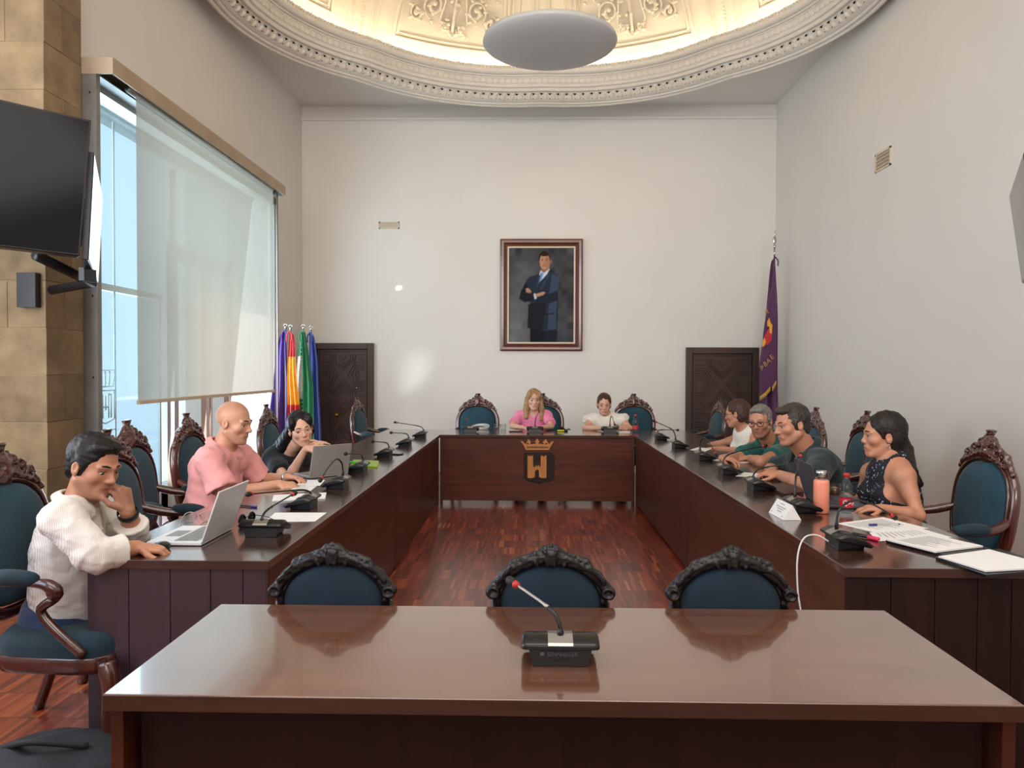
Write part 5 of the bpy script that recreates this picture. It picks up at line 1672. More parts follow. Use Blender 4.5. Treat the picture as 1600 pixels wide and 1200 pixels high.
        m.tube([hk(sg * .050, .068, bz - .008), hk(sg * .042, .081, bz), hk(sg * .028, .091, bz + .002), hk(sg * .014, .095, bz - .003)], [q_ * s * (.62 if fem else .9) for q_ in (.0022, .0040, .0044, .0035)], 6)
        m.obj('eyebrow', g('brow', g('hair', 'hair_dark')), root, world=True)
        m = MB(); m.tube([hk(sg * .047, .0715, .001), hk(sg * .040, .0805, .0055), hk(sg * .031, .0845, .0065), hk(sg * .020, .0815, .002)], .0015 * s, 5)
        m.obj('eyelashes', 'hair_black', root, world=True)
    # hair
    if g('hair'):
        H = g('hairstyle', 'short')
        pts = [np.array(p) for p in [hk(-.15, -.2, -.14), hk(.15, .15, .18)]]
        extra = g('locks', ())
        lo2 = c - .2; hi2 = c + .2
        for a, ra, b_, rb in extra: lo2 = np.minimum(lo2, np.minimum(a, b_) - ra - .03); hi2 = np.maximum(hi2, np.maximum(a, b_) + ra + .03)
        F = Field(lo2, hi2, g('hres', .005))
        t = g('hairthick', .010) * .75
        E = lambda p, r, k=.01, m='add': F.ell(hk(*p), np.array(r) * s, R, k, m)
        E((0, -.022, .042), (.074 + t, .091 + t, .083 + t * 1.2))
        if H == 'short':
            for sg in (-1, 1):
                E((sg * .064, -.002, .01), (.018 + t * .3, .035, .045), .01)
                F.cap(hk(sg * .074, .016, .02), .006 * s, hk(sg * .072, .014, -.018), .004 * s, .004)
            E((0, -.062, -.02), (.062, .040 + t, .06), .02)
            if g('quiff'): E((0, .045, .092), (.056, .045, .022 + g('quiff') * .6), .02)
            # clear face, ears and neck
            E((0, .116, -.016), (.084, .080, .100 + g('forehead', 0)), .008, 'cut')
            for sg in (-1, 1):
                E((sg * .090, -.004, -.012), (.022, .024, .036), .004, 'cut')
                E((sg * .05, .10, .06), (.030, .03, .035 + g('forehead', 0)), .006, 'cut')
                E((sg * .075, .055, -.03), (.03, .040, .052), .006, 'cut')
            E((0, .02, -.10), (.12, .10, .075), .008, 'cut')
            F.ell(hk(0, -.06, -.13), np.array((.12, .09, .062)) * s, R, .008, 'cut')
        else:
            E((0, -.05, -.01), (.078 + t, .055 + t, .085), .02)
            if H == 'up': F.ell(hk(0, -.05, -.13), np.array((.12, .11, .06)) * s, R, .008, 'cut')
            for sg in (-1, 1):
                if g('parting', True): E((sg * .058, .030, .062), (.026, .05, .05), .02)
            E((0, .116, -.016), (.066, .080, .104), .008, 'cut')
            E((0, .09, -.09), (.07, .07, .08), .008, 'cut')
            if g('earshow') or H == 'up':
                for sg in (-1, 1): E((sg * .088, .01, -.02), (.022, .034, .042), .006, 'cut'); E((sg * .07, .055, -.03), (.035, .035, .055), .006, 'cut')
        for a, ra, b_, rb in extra: F.cap(a, ra, b_, rb, .012)
        for p_, r_ in g('hairblobs', ()): E(p_, r_, .01)
        for (p_, r_) in g('haircut', ()): E(p_, r_, .008, 'cut')
        # strands
        F.wobble(g('hairamp', .0016), 150, 3)
        me, _ = F.mesh('hair', 1); link('hair', me, g('hair'), root, world=True)
    if g('glasses'):
        m = MB(); gm = MB()
        for sg in (-1, 1):
            ctr = (sg * .033, .102, -.002)
            m.tube([hk(ctr[0] + .024 * math.cos(a), ctr[1] - .010 * abs(math.cos(a)) * (1 if math.cos(a) * sg > 0 else 0), ctr[2] + .018 * math.sin(a)) for a in [2 * PI * i / 20 for i in range(20)]], g('glasses') * s, 6, closed=True)
            m.tube([hk(sg * .057, .092, .003), hk(sg * .076, .05, .006), hk(sg * .082, -.005, .006), hk(sg * .080, -.02, -.006)], g('glasses') * .7 * s, 5)
        m.tube([hk(-.010, .103, .002), hk(0, .107, .005), hk(.010, .103, .002)], g('glasses') * s, 5)
        m.obj('glasses', g('glassmat', 'dark_grey_plastic'), root, world=True)
    if g('earring'):
        m = MB()
        for sg in (-1, 1): m.tube([hk(sg * .084, -.006 + .008 * math.cos(a), -.045 + .010 * math.sin(a)) for a in [2 * PI * i / 12 for i in range(12)]], .0016, 5, closed=True)
        m.obj('earring', 'chrome', root, world=True)
    spec['R'] = R; spec['hk'] = hk; spec['Rt'] = Rt; spec['root'] = root
    return root, hk
def watch(root, W, E_, mat, r=.033, wd=.018):
    W, E_ = np.array(W, float), np.array(E_, float); d = nrm(E_ - W); p = W + d * .012
    M = Vector(d).to_track_quat('Z', 'Y').to_matrix()
    m = MB(); m.lathe([(r, -wd / 2), (r + .003, -wd / 2 + .002), (r + .003, wd / 2 - .002), (r, wd / 2)], 20, p, M, cap=False)
    m.obj('wristwatch', mat, root, world=True)

V3 = lambda u, v, y: np.array(at(u, v, y=y))
Z_ = lambda u, v, z: np.array(at(u, v, z=z))

# 1 the man in the striped white shirt
S1 = dict(label='man in a striped white shirt resting his chin on his hand at the white laptop',
  head=V3(147, 729, 2.96), face=(72, 14, -3), hs=1.0, neck=V3(118, 800, 2.98), pelvis=V3(100, 985, 3.0),
  shR=V3(97, 812, 2.78), shL=V3(150, 800, 3.17), elR=V3(150, 868, 2.74) + (0, 0, .0), wrR=V3(214, 856, 2.86), elL=V3(212, 842, 3.10), wrL=V3(199, 799, 2.98),
  handR=((1, .35, -.12), (0, 0, 1), (38, 35, 20)), handL=((-.22, -.05, 1), (.93, -.35, .15), (62, 62, 30)),
  build=1.13, belly=.03, sleeve=1.62, cloth='striped_shirt', collar=.06, vneck=(.022, .10), skin='skin_warm', hair='hair_black', stubble=.6, fold=.004, seed=3, collar_h=.05, neckcut=(.02, .07, .02),
  trousers='denim', res=(.0038, .010), shres=.0065, hem=.05, quiff=.001, hairthick=.012, jaw=1.08, gazev=-.4, loose=.012)
r1, hk1 = person(S1)
watch(r1, S1['wrL'], S1['elL'], 'black_rubber', .036, .026)
S2 = dict(label='bald man in a pink short-sleeved shirt bent over his papers',
  head=V3(366, 661, 4.60), face=(80, 8, 0), hs=1.06, neck=V3(343, 706, 4.62), pelvis=V3(322, 838, 4.6),
  shR=V3(327, 720, 4.40), shL=V3(378, 718, 4.80), elR=V3(352, 775, 4.36), wrR=V3(436, 757, 4.50), elL=V3(408, 752, 4.86), wrL=V3(449, 746, 4.72),
  handR=((1, .1, -.08), (0, -.3, 1), (30, 40, 25)), handL=((1, -.25, -.05), (0, .3, 1), (35, 40, 25)),
  build=1.10, belly=.04, sleeve=.82, cloth='pink_shirt', collar=.045, vneck=(.015, .05), skin='skin_tan', hair=None, brow='hair_darkgrey', stubble=.35, scalp=.8,
  fold=.0055, seed=8, res=(.0045, .012), hem=-.02, jaw=1.06, loose=.022, gazev=-.2)
r2, hk2 = person(S2)
watch(r2, S2['wrL'], S2['elL'], 'chrome', .031, .014)
c3 = V3(470, 671, 5.30); 
S3 = dict(label='woman in a black top with long dark hair gesturing over a grey laptop', fem=True,
  head=c3, face=(28, 4, 12), hs=1.0, neck=V3(449, 703, 5.42), pelvis=V3(430, 800, 5.6),
  shR=V3(425, 718, 5.40), shL=V3(473, 720, 5.62), elR=V3(449, 751, 5.12), wrR=V3(477, 702, 5.08), elL=V3(492, 745, 5.5), wrL=V3(505, 712, 5.28),
  handR=((.9, .2, .45), (-.3, -.6, .8), (18, 20, 15)), handL=((-.1, -.4, .9), (.9, .2, .2), (25, 30, 25)),
  build=1.08, sleeve=.62, cloth='black_cloth', skin='skin_fair', hair='hair_black', hairstyle='long', hairthick=.012, earshow=False,
  res=(.0050, .012), neckcut=(.03, .075, .02), loose=.014, gaze=.3,
  locks=[(c3 + (-.055, .05, .02), .05, V3(437, 705, 5.46), .06), (V3(437, 705, 5.46), .06, V3(424, 722, 5.48), .035), (c3 + (.03, .06, 0), .05, V3(462, 700, 5.5), .06), (c3 + (-.07, .0, .0), .03, V3(441, 700, 5.38), .045)])
person(S3)
c4 = V3(834, 625, 9.0)
S4 = dict(label='woman with long blonde hair in a pink blouse at the head table', fem=True, top='blouse',
  head=c4, face=(8, 2, 0), hs=1.0, neck=V3(833, 645, 9.05), pelvis=V3(831, 706, 9.16),
  shR=V3(811, 651, 9.06), shL=V3(854, 651, 9.04), elR=V3(800, 666, 8.88), wrR=V3(818, 668, 8.72), elL=V3(862, 666, 8.84), wrL=V3(845, 668, 8.70),
  handR=((.95, -.3, 0), (0, -.1, 1), (18, 20, 15)), handL=((-.95, -.3, 0), (0, -.1, 1), (18, 20, 15)),
  sleeve=.72, cloth='hot_pink_cloth', skin='skin_fair', hair='hair_blonde', hairstyle='long', hairthick=.014, brow='hair_brown', finehand=False, shres=.009, hres=.007,
  res=(.006, .010), neckcut=(.03, .07, .02), vneck=(.03, .07), loose=.012, hairamp=.001,
  locks=[(c4 + (-.07, .01, .02), .034, c4 + (-.088, .0, -.10), .036), (c4 + (-.088, .0, -.10), .036, c4 + (-.085, -.02, -.20), .03), (c4 + (.07, .01, .02), .034, c4 + (.092, .0, -.10), .036), (c4 + (.092, .0, -.10), .036, c4 + (.09, -.02, -.22), .03), (c4 + (0, .07, 0), .06, c4 + (0, .08, -.15), .06)])
person(S4)
c5 = V3(944, 632, 8.98)
S5 = dict(label='woman with pinned-up hair in a white blouse with ruffled shoulders at the head table', fem=True, top='blouse',
  head=c5, face=(-4, 10, 0), hs=1.0, neck=V3(946, 651, 9.05), pelvis=V3(950, 706, 9.2),
  shR=V3(925, 656, 9.06), shL=V3(971, 656, 9.04), elR=V3(914, 669, 8.90), wrR=V3(941, 669, 8.76), elL=V3(984, 669, 8.88), wrL=V3(962, 668, 8.74),
  handR=((.95, -.25, 0), (0, -.1, 1), (25, 30, 15)), handL=((-.95, -.25, 0), (0, -.1, 1), (25, 30, 15)),
  sleeve=.22, cloth='white_cloth', skin='skin_fair', hair='hair_brown', hairstyle='up', hairthick=.012, finehand=False, shres=.009, hres=.007, res=(.006, .010), loose=.014, build=1.1,
  shirt_add=[((.215, 0, .455), (.05, .06, .028), .01), ((-.215, 0, .455), (.05, .06, .028), .01), ((.25, .0, .43), (.03, .07, .022), .01), ((-.25, .0, .43), (.03, .07, .022), .01)],
  locks=[(c5 + (-.02, .07, .085), .035, c5 + (.02, .07, .085), .03)], parting=False)
r5, _ = person(S5)
watch(r5, S5['wrL'], S5['elL'], 'black_rubber', .028, .02)
c6 = V3(1151, 647, 7.0)
S6 = dict(label='woman in a white sleeveless top and glasses turned to the head table', fem=True, top='tank_top',
  head=c6, face=(-118, 6, 0), hs=1.02, neck=V3(1163, 668, 7.02), pelvis=V3(1185, 735, 7.1),
  shR=V3(1155, 686, 7.22), shL=V3(1184, 688, 6.88), elR=V3(1120, 694, 7.35), wrR=V3(1098, 700, 7.28), elL=V3(1163, 706, 6.72), wrL=V3(1118, 701, 6.90),
  handR=((-1, -.1, -.1), (0, 0, 1), (12, 15, 10)), handL=((-1, .1, -.05), (0, 0, 1), (15, 18, 10)),
  sleeve=0, halter=.02, cloth='white_cloth', skin='skin_warm', hair='hair_brown', hairstyle='up', hairthick=.012, finehand=True, shres=.008, hres=.006, res=(.0055, .011), loose=.008, glasses=.0018, glassmat='brown_leather',
  locks=[(c6 + (.07, -.01, .0), .045, c6 + (.085, -.02, -.06), .032)], parting=False, neckcut=(.03, .075, .01))
person(S6)
S7 = dict(label='grey-haired man with glasses in a green polo looking at the camera side',
  head=V3(1188, 659, 5.95), face=(-36, 6, 4), hs=1.03, neck=V3(1203, 690, 6.05), pelvis=V3(1236, 770, 6.3),
  shR=V3(1176, 706, 6.12), shL=V3(1228, 704, 6.05), elR=V3(1150, 716, 6.0), wrR=V3(1128, 716, 5.75), elL=V3(1189, 722, 5.62), wrL=V3(1172, 716, 5.9),
  handR=((.6, -.6, .0), (0, 0, 1), (25, 30, 20)), handL=((-.5, .7, 0), (0, 0, 1), (25, 30, 20)),
  build=1.05, sleeve=.62, cloth='green_polo', collar=.035, top='polo_shirt', skin='skin_warm', hair='hair_grey', stubble=.8, forehead=.012, quiff=.004, hairthick=.008, glasses=.0024, glassmat='black_plastic', res=(.005, .012), gaze=.15, seed=11)
person(S7)
S8 = dict(label='heavy man in a dark polo shirt leaning on his folded arms',
  head=V3(1237, 664, 4.92), face=(-78, 8, 2), hs=1.08, neck=V3(1262, 706, 4.98), pelvis=V3(1312, 820, 5.05),
  shR=V3(1240, 728, 5.22), shL=V3(1285, 724, 4.76), elR=V3(1205, 734, 5.36), wrR=V3(1208, 736, 5.10), elL=V3(1262, 760, 4.55), wrL=V3(1218, 742, 4.90),
  handR=((-.5, -.8, .05), (-.3, 0, 1), (28, 35, 25)), handL=((-.7, .5, .1), (-.2, -.2, 1), (35, 45, 25)),
  build=1.22, belly=.05, sleeve=.78, cloth='dark_polo', collar=.04, top='polo_shirt', skin='skin_warm', hair='hair_darkgrey', stubble=.25, quiff=.002, hairthick=.007, res=(.0045, .012), jaw=1.1, seed=5, loose=.016, arm=1.05, neckw=1.08)
person(S8)
c9 = V3(1379, 681, 4.12)
S9 = dict(label='young woman with long dark hair in a sleeveless navy patterned top', fem=True, top='halter_top',
  head=c9, face=(-97, 0, -2), hs=1.0, neck=V3(1390, 716, 4.10), pelvis=V3(1408, 850, 4.1),
  shR=V3(1362, 740, 4.27), shL=V3(1412, 745, 3.95), elR=V3(1343, 785, 4.36), wrR=V3(1332, 782, 4.28), elL=V3(1436, 806, 3.84), wrL=V3(1380, 794, 3.82),
  handR=((-1, -.2, -.05), (0, 0, 1), (20, 25, 15)), handL=((-1, .15, .0), (0, -.1, 1), (22, 28, 15)),
  sleeve=0, halter=.058, cloth='navy_print', skin='skin_warm', hair='hair_dark', hairstyle='long', hairthick=.014, earshow=True, res=(.0042, .011), shres=.0065, loose=.006, neckcut=(.01, .075, .02), earring=True, parting=False,
  locks=[(c9 + (.06, .0, .03), .05, c9 + (.10, .0, -.08), .058), (c9 + (.10, .0, -.08), .056, V3(1419, 737, 4.02), .045), (V3(1419, 737, 4.02), .045, V3(1436, 756, 4.0), .02), (c9 + (.03, -.05, .0), .028, c9 + (.075, -.045, -.12), .035)])
person(S9)
#ENDPEOPLE

# ================================================================== FLAGS
def flag(label, x, y, ztop, bands, w0, w1, lean=0., zb=.55, seed=0, folds=3.2, depth=.05, side=1, finial='ring'):
    """bands: list of (share of the height, material)"""
    t = thing('flag', label, 'flag', (x, y, 0))
    m = MB(); m.lathe([(.0, 0), (.13, 0), (.13, .015), (.05, .035), (.02, .06), (0, .07)], 24, (x, y, 0), cap=False)
    m.obj('flag_base', 'gold_metal', t, world=True)
    MB().tube([(x, y, .05), (x + lean * .5, y, ztop + .02)], .011, 8).obj('pole', 'steel', t, world=True)
    m = MB(); px = x + lean * .5
    if finial == 'ring':
        m.ell((px, y, ztop + .035), (.016, .016, .016), None, 10, 8)
        m.tube([(px + .022 * math.cos(a), y, ztop + .055 + .022 * math.sin(a)) for a in [PI * i / 8 - .2 for i in range(10)]], .004, 6)
    else:
        m.tube([(px, y, ztop), (px, y, ztop + .12)], [.012, .010], 8); m.ell((px, y, ztop + .14), (.02, .02, .03), None, 10, 8)
        m.ell((px, y, ztop + .22), (.026, .008, .05), None, 10, 8); m.tube([(px, y, ztop + .25), (px + .01, y, ztop + .36)], [.012, .002], 8)
    m.obj('finial', 'chrome', t, world=True)
    r = np.random.default_rng(seed); ph = r.uniform(0, 6, 4)
    def P(s_, v):     # s_ 0..1 across the cloth, v 0 top .. 1 bottom
        W = w0 + (w1 - w0) * min(1, v * 1.5) ** .75
        z = ztop - .01 - (ztop - zb) * v - .03 * s_ * (v < .02)
        xx = x + lean * .5 * (1 - v) + side * W * (s_ - .25) + .008 * math.sin(9 * v + ph[0])
        A = depth * min(1, .25 + v)
        yy = y - .02 - A * math.sin(s_ * 2 * PI * folds + ph[1] + 1.2 * v) - A * .4 * math.sin(s_ * 17 + ph[2] - 2 * v)
        return Vector((xx, yy, z))
    v0 = 0; NS = 44
    for sh, mat in bands:
        v1 = v0 + sh; nvv = max(2, int(sh * 40)); m = MB()
        vs = [P(i / NS, v0 + (v1 - v0) * j / nvv) for j in range(nvv + 1) for i in range(NS + 1)]
        m.add(vs, [(j * (NS + 1) + i, (j + 1) * (NS + 1) + i, (j + 1) * (NS + 1) + i + 1, j * (NS + 1) + i + 1) for j in range(nvv) for i in range(NS)], True)
        o = m.obj('cloth_band' if len(bands) > 1 else 'cloth', mat, t, world=True); v0 = v1
    m = MB(); m.tube(smoothpath([(px, y - .03, ztop), (px - .03, y - .05, ztop - .05), (px - .028, y - .05, ztop - .13)], 4), .009, 6); m.tube(smoothpath([(px, y - .03, ztop), (px + .03, y - .05, ztop - .05), (px + .03, y - .05, ztop - .12)], 4), .009, 6)
    m.obj('ribbon', bands[0][1], t, world=True)
    return t, P
FYY = 9.38
q = at(446, 516, y=FYY)
flag('plain violet flag nearest the window', q.x, FYY, q.z, [(1, 'flag_purple')], .05, .24, seed=1, side=-1, folds=2.2)
q = at(453, 518, y=FYY - .1)
flag('red, yellow and red flag between the violet and the green flags', q.x + .02, FYY - .14, q.z, [(.22, 'flag_red'), (.43, 'flag_yellow'), (.35, 'flag_red')], .04, .15, seed=2, folds=2.6, depth=.03)
q = at(474, 517, y=FYY)
_, Pg = flag('green, white and green flag with a fringe', q.x, FYY, q.z, [(.22, 'flag_green'), (.38, 'flag_white'), (.40, 'flag_green')], .05, .14, side=-1, seed=3, folds=1.6, depth=.03)
m = MB()
vs = [Vector((q.x + .012 + .03 * j / 30 + (i / 12) * (.035 + .085 * min(1, j / 14)), FYY - .10 - .03 * math.sin(i * .9 + j * .08), q.z - .02 - (q.z - .5) * j / 30)) for j in range(31) for i in range(13)]
m.add(vs, [(j * 13 + i, (j + 1) * 13 + i, (j + 1) * 13 + i + 1, j * 13 + i + 1) for j in range(30) for i in range(12)], True)
o = m.obj('outer_fold', 'flag_green', _, world=True)
m = MB()
for j in range(4, 30):
    p = vs[j * 13]; m.tube([p, p + Vector((-.018, -.004, -.008))], .003, 4)
m.obj('fringe', 'flag_white', _, world=True)['kind'] = 'stuff'
q = at(486, 519, y=FYY)
flag('plain blue flag nearest the carved door', q.x, FYY, q.z, [(1, 'flag_blue')], .05, .17, seed=4, folds=1.8, depth=.03)
PYY = 10.2
q = at(1210, 402, y=PYY)
pf, PP = flag('plum flag with gold lettering and fringe on a tall pole beside the blank wall', q.x, PYY, q.z, [(1, 'flag_plum')], .04, .24, seed=5, zb=.75, folds=1.7, side=-1, depth=.035, finial='spear')
yy = PYY - .13
def fp(u, v, d=0): return at(u, v, y=yy - d)
m = MB()
sl = [fp(*a_) for a_ in ((1209, 415), (1206, 450), (1199, 480), (1193, 520), (1190, 560), (1188, 622), (1196, 616), (1205, 606), (1213, 598), (1213, 520), (1212, 460), (1211, 415))]
n = len(sl); bk = [p + Vector((0, .02, 0)) for p in sl]
m.add(sl + bk, [tuple(range(n)), tuple(range(n, 2 * n))[::-1]] + [(i, (i + 1) % n, (i + 1) % n + n, i + n)[::-1] for i in range(n)])
m.obj('front_fold', 'flag_plum', pf, world=True, bevel=.004)
m = MB()
for a_, c_ in (((1188, 619), (1196, 613)), ((1196, 613), (1204, 603)), ((1207, 604), (1213, 594))):
    for k in range(9):
        t_ = k / 9; u = a_[0] + (c_[0] - a_[0]) * t_; v = a_[1] + (c_[1] - a_[1]) * t_
        m.tube([fp(u, v, .012), fp(u, v + 7, .012)], .006, 4)
m.obj('gold_fringe', 'gold_thread', pf, world=True)['kind'] = 'stuff'
def badge(name, pts, mat, d):
    m = MB(); P_ = [fp(u, v, d) for u, v in pts]; k = len(P_); B_ = [p + Vector((0, .004, 0)) for p in P_]
    m.add(P_ + B_, [tuple(range(k)), tuple(range(k, 2 * k))[::-1]] + [(i, (i + 1) % k, (i + 1) % k + k, i + k) for i in range(k)]); m.obj(name, mat, pf, world=True)
badge('crest_patch', [(1194, 527), (1200, 515), (1206, 512), (1206, 532), (1200, 538), (1192, 540)], 'flag_red', .014)
badge('crest_gold', [(1199, 502), (1202, 496), (1204, 504), (1207, 508), (1206, 522), (1203, 520), (1202, 510), (1199, 510)], 'flag_yellow', .018)
badge('crest_gold', [(1191, 533), (1195, 528), (1197, 534), (1194, 541), (1191, 542)], 'flag_yellow', .018)
for ch, u, v, ro in (('R', 1198, 487, .3), ('B', 1196, 569, .5), ('A', 1201, 564, .6), ('E', 1206, 558, .7), ('P', 1191, 575, .5)):
    p = fp(u, v, .016)
    o = text(ch, .085, 'gold_thread', Matrix.Translation(p) @ Matrix.Rotation(-ro * .9, 4, 'Y') @ RX, None, 'gold_letter', .002)
    o.parent = pf; o.matrix_parent_inverse = pf.matrix_basis.inverted()

# ================================================================== THINGS ON THE TABLES
ZT = TOP + .001
def laptop(label, hinge0, hinge1, user, W_depth, tilt, body, keyc, logo=False):
    """hinge0 -> hinge1 runs along the hinge; user: horizontal direction towards the user"""
    h0, h1 = Vector((*hinge0, ZT)), Vector((*hinge1, ZT)); u = (h1 - h0).normalized(); us = Vector((*user, 0)); us = (us - u * us.dot(u)).normalized(); W = (h1 - h0).length; c = (h0 + h1) / 2
    t = thing('laptop', label, 'laptop', c)
    M = Matrix((u, us, u.cross(us) if u.cross(us).z > 0 else -u.cross(us))).transposed()
    MB().box(c + us * (W_depth / 2) + Vector((0, 0, .008)), (W, W_depth, .014), M).obj('base', body, t, bevel=.003, world=True)
    for r in range(5):
        for k in range(12):
            MB().box(c + us * (.035 + r * .019) + u * ((k - 5.5) * W * .073) + Vector((0, 0, .0158)), (W * .062, .015, .0016), M).obj('key', keyc, t, world=True)
    MB().box(c + us * (W_depth * .74) + Vector((0, 0, .0153)), (W * .34, W_depth * .28, .0008), M).obj('touchpad', keyc, t, world=True)
    z = Vector((0, 0, 1)); sdir = (z * math.cos(tilt) - us * math.sin(tilt)).normalized(); nn = u.cross(sdir)
    if nn.dot(us) < 0: nn = -nn
    M2 = Matrix((u, sdir, nn)).transposed(); H = W_depth * .98
    lid = MB().box(c + Vector((0, 0, .012)) + sdir * (H / 2), (W, H, .006), M2).obj('lid', body, t, bevel=.002, world=True)
    MB().box(c + Vector((0, 0, .012)) + sdir * (H / 2) + nn * .0035, (W - .012, H - .014, .001), M2).obj('display', 'screen', t, world=True)
    if logo:
        for i in (-1, 1):
            for j in (-1, 1):
                MB().box(c + Vector((0, 0, .012)) + sdir * (H / 2 + j * .0062) + u * i * .0062 - nn * .0036, (.0108, .0108, .001), M2).obj('logo_square', 'key_grey', t, world=True)
    return t
laptop('white laptop open before the man in the striped shirt', (-1.295, 3.00), (-1.295, 3.32), (-1, 0), .22, .34, 'white_plastic', 'key_grey')
laptop('grey laptop open before the woman in black', (-1.40, 4.86), (-1.20, 5.06), (-.7, .7), .21, .25, 'laptop_silver', 'key_grey', True)
laptop('dark grey laptop open before the dark-haired woman', (1.50, 3.93), (1.53, 4.27), (1, 0), .22, .28, 'laptop_dark', 'black_plastic')
p = at(249, 861, z=ZT)
m = MB(); m.ell((0, 0, .012), (.032, .055, .022), None, 16, 10)
for i, v in enumerate(m.v): m.v[i] = (v[0] + p.x, v[1] + p.y + .01, max(v[2], 0) + ZT)
tag(m.obj('computer_mouse', 'black_plastic'), 'black computer mouse under the hand of the man in white', 'mouse')
def sheet(label, px, n=1, thick=.0006, mat='paper', name='sheet_of_paper', lift=0, lines=0, cat='paper'):
    P = [at(*q, z=ZT + lift) for q in px]; c = sum(P, Vector()) / 4
    t = thing(name, label, cat, c)
    m = MB(); m.add([*[p for p in P], *[p + Vector((0, 0, thick)) for p in P]], [(0, 3, 2, 1), (4, 5, 6, 7), (0, 1, 5, 4), (1, 2, 6, 5), (2, 3, 7, 6), (3, 0, 4, 7)])
    o = m.obj('page' if mat == 'paper' else 'cover', mat, t, world=True)
    if lines:
        m = MB(); a, b_, c_, d_ = P
        for i in range(lines):
            f = .12 + .76 * i / lines; l0 = a + (d_ - a) * f; l1 = b_ + (c_ - b_) * f; e0 = l0 + (l1 - l0) * .12; e1 = l0 + (l1 - l0) * (.5 + .38 * ((i * 7) % 5) / 5)
            w_ = (d_ - a) * .012; z = Vector((0, 0, thick + .0003))
            m.add([e0 - w_ + z, e1 - w_ + z, e1 + w_ + z, e0 + w_ + z], [(0, 1, 2, 3)])
        m.obj('printed_lines', 'paper_print', t, world=True)['kind'] = 'stuff'
    return t
sheet('blank white sheet beside the microphone facing the white laptop', [(412, 816), (492, 815), (511, 801), (430, 801)])
sheet('white envelope of papers beside the forearm of the man in pink', [(425, 784), (508, 780), (510, 771), (428, 775)], thick=.006)
sheet('printed page under the hands of the man in pink', [(452, 768), (484, 768), (500, 756), (466, 755)], lines=9)
sheet('white page between the man in pink and the grey laptop', [(478, 760), (500, 759), (508, 750), (480, 750)], lift=.002)
sheet('white page before the woman in the tank top', [(1078, 703), (1101, 706), (1112, 701), (1090, 699)])
sheet('white page before the grey-haired man in green', [(1109, 719), (1160, 724), (1182, 722), (1132, 716)], lines=0)
sheet('white page before the man in the dark polo', [(1149, 744), (1205, 747), (1216, 742), (1163, 738)])
sheet('printed page lying under the blue pen', [(1307, 818), (1366, 832), (1452, 826), (1380, 808)], lines=12)
sheet('printed page slid under the stapled report', [(1358, 832), (1372, 846), (1488, 840), (1440, 826)], lift=.001, lines=10)
sheet('closed black folder holding the stapled report', [(1384, 847), (1474, 870), (1540, 861), (1452, 838)], thick=.008, mat='black_plastic', name='folder', cat='folder')
sheet('stapled printed report lying on a black folder', [(1386, 845), (1462, 864), (1536, 855), (1452, 836)], thick=.006, lift=.010, lines=14)
sheet('open black folder at the near corner of the table', [(1462, 874), (1540, 902), (1660, 892), (1560, 860)], thick=.008, mat='black_plastic', name='folder', cat='folder')
sheet('blank white sheets on the open black folder', [(1466, 871), (1540, 894), (1650, 888), (1545, 860)], thick=.005, lift=.010)
sheet('small white page under the hands of the woman in the white blouse', [(966, 677), (984, 677), (985, 673), (968, 673)])
sheet('brown leather folder beside the man in the dark polo', [(1196, 762), (1226, 776), (1256, 772), (1236, 755)], thick=.014, mat='brown_leather', name='document_folder', cat='folder')
sheet('green notebook before the woman in black', [(548, 728), (590, 731), (592, 722), (552, 720)], thick=.010, mat='lime_plastic', name='notebook', cat='notebook')
def pen(label, a, b, r, parts, name='pen', cat='pen', lift=0.):
    A, B = at(*a, z=ZT + r + lift), at(*b, z=ZT + r + lift); t = thing(name, label, cat, (A + B) / 2)
    f0 = 0
    for f1, mat, nm, k in parts:
        MB().tube([A + (B - A) * f0, A + (B - A) * f1], r * k, 8).obj(nm, mat, t, world=True); f0 = f1
pen('blue ballpoint pen lying on the printed pages', (1358, 820), (1406, 819), .0042, [(.25, 'blue_ink', 'cap', 1.2), (.95, 'clear_glass', 'barrel', 1), (1, 'blue_ink', 'tip', .7)], lift=.003)
pen('pink and black highlighter beside the nearest microphone on the blank wall side', (1333, 834), (1373, 843), .008, [(.6, 'black_plastic', 'barrel', 1), (1, 'pink_plastic', 'cap', 1.15)], 'highlighter_pen')
pen('yellow and black highlighter alone on the head table', (871, 673), (887, 673), .010, [(.66, 'yellow_plastic', 'barrel', 1), (1, 'black_plastic', 'cap', 1.1)], 'highlighter_pen')
pen('blue capped pen next to the sunglasses', (371, 789), (401, 792), .0045, [(.7, 'black_plastic', 'barrel', 1), (1, 'blue_ink', 'cap', 1.2)])
pen('green marker on the green notebook', (546, 722), (562, 723), .008, [(.6, 'green_plastic', 'barrel', 1), (1, 'green_plastic', 'cap', 1.1)], 'marker_pen', lift=.012)
pen('small red pen beside the dark laptop', (1244, 775), (1256, 780), .006, [(.5, 'pink_plastic', 'cap', 1.1), (1, 'red_plastic', 'barrel', 1)])
def phone(label, u, v, ang, name='mobile_phone'):
    p = at(u, v, z=ZT + .004); t = thing(name, label, 'phone', p, ang)
    MB().bx(-.037, .037, -.075, .075, 0, .008).obj('casing', 'black_plastic', t, bevel=.003); MB().bx(-.033, .033, -.07, .07, .008, .0086).obj('screen', 'screen', t)
    t.location.z = ZT
phone('black phone lying beside a microphone on the window side', 615, 709, 1.2)
phone('black phone lying before the woman in the pink blouse', 806, 674, 1.5)
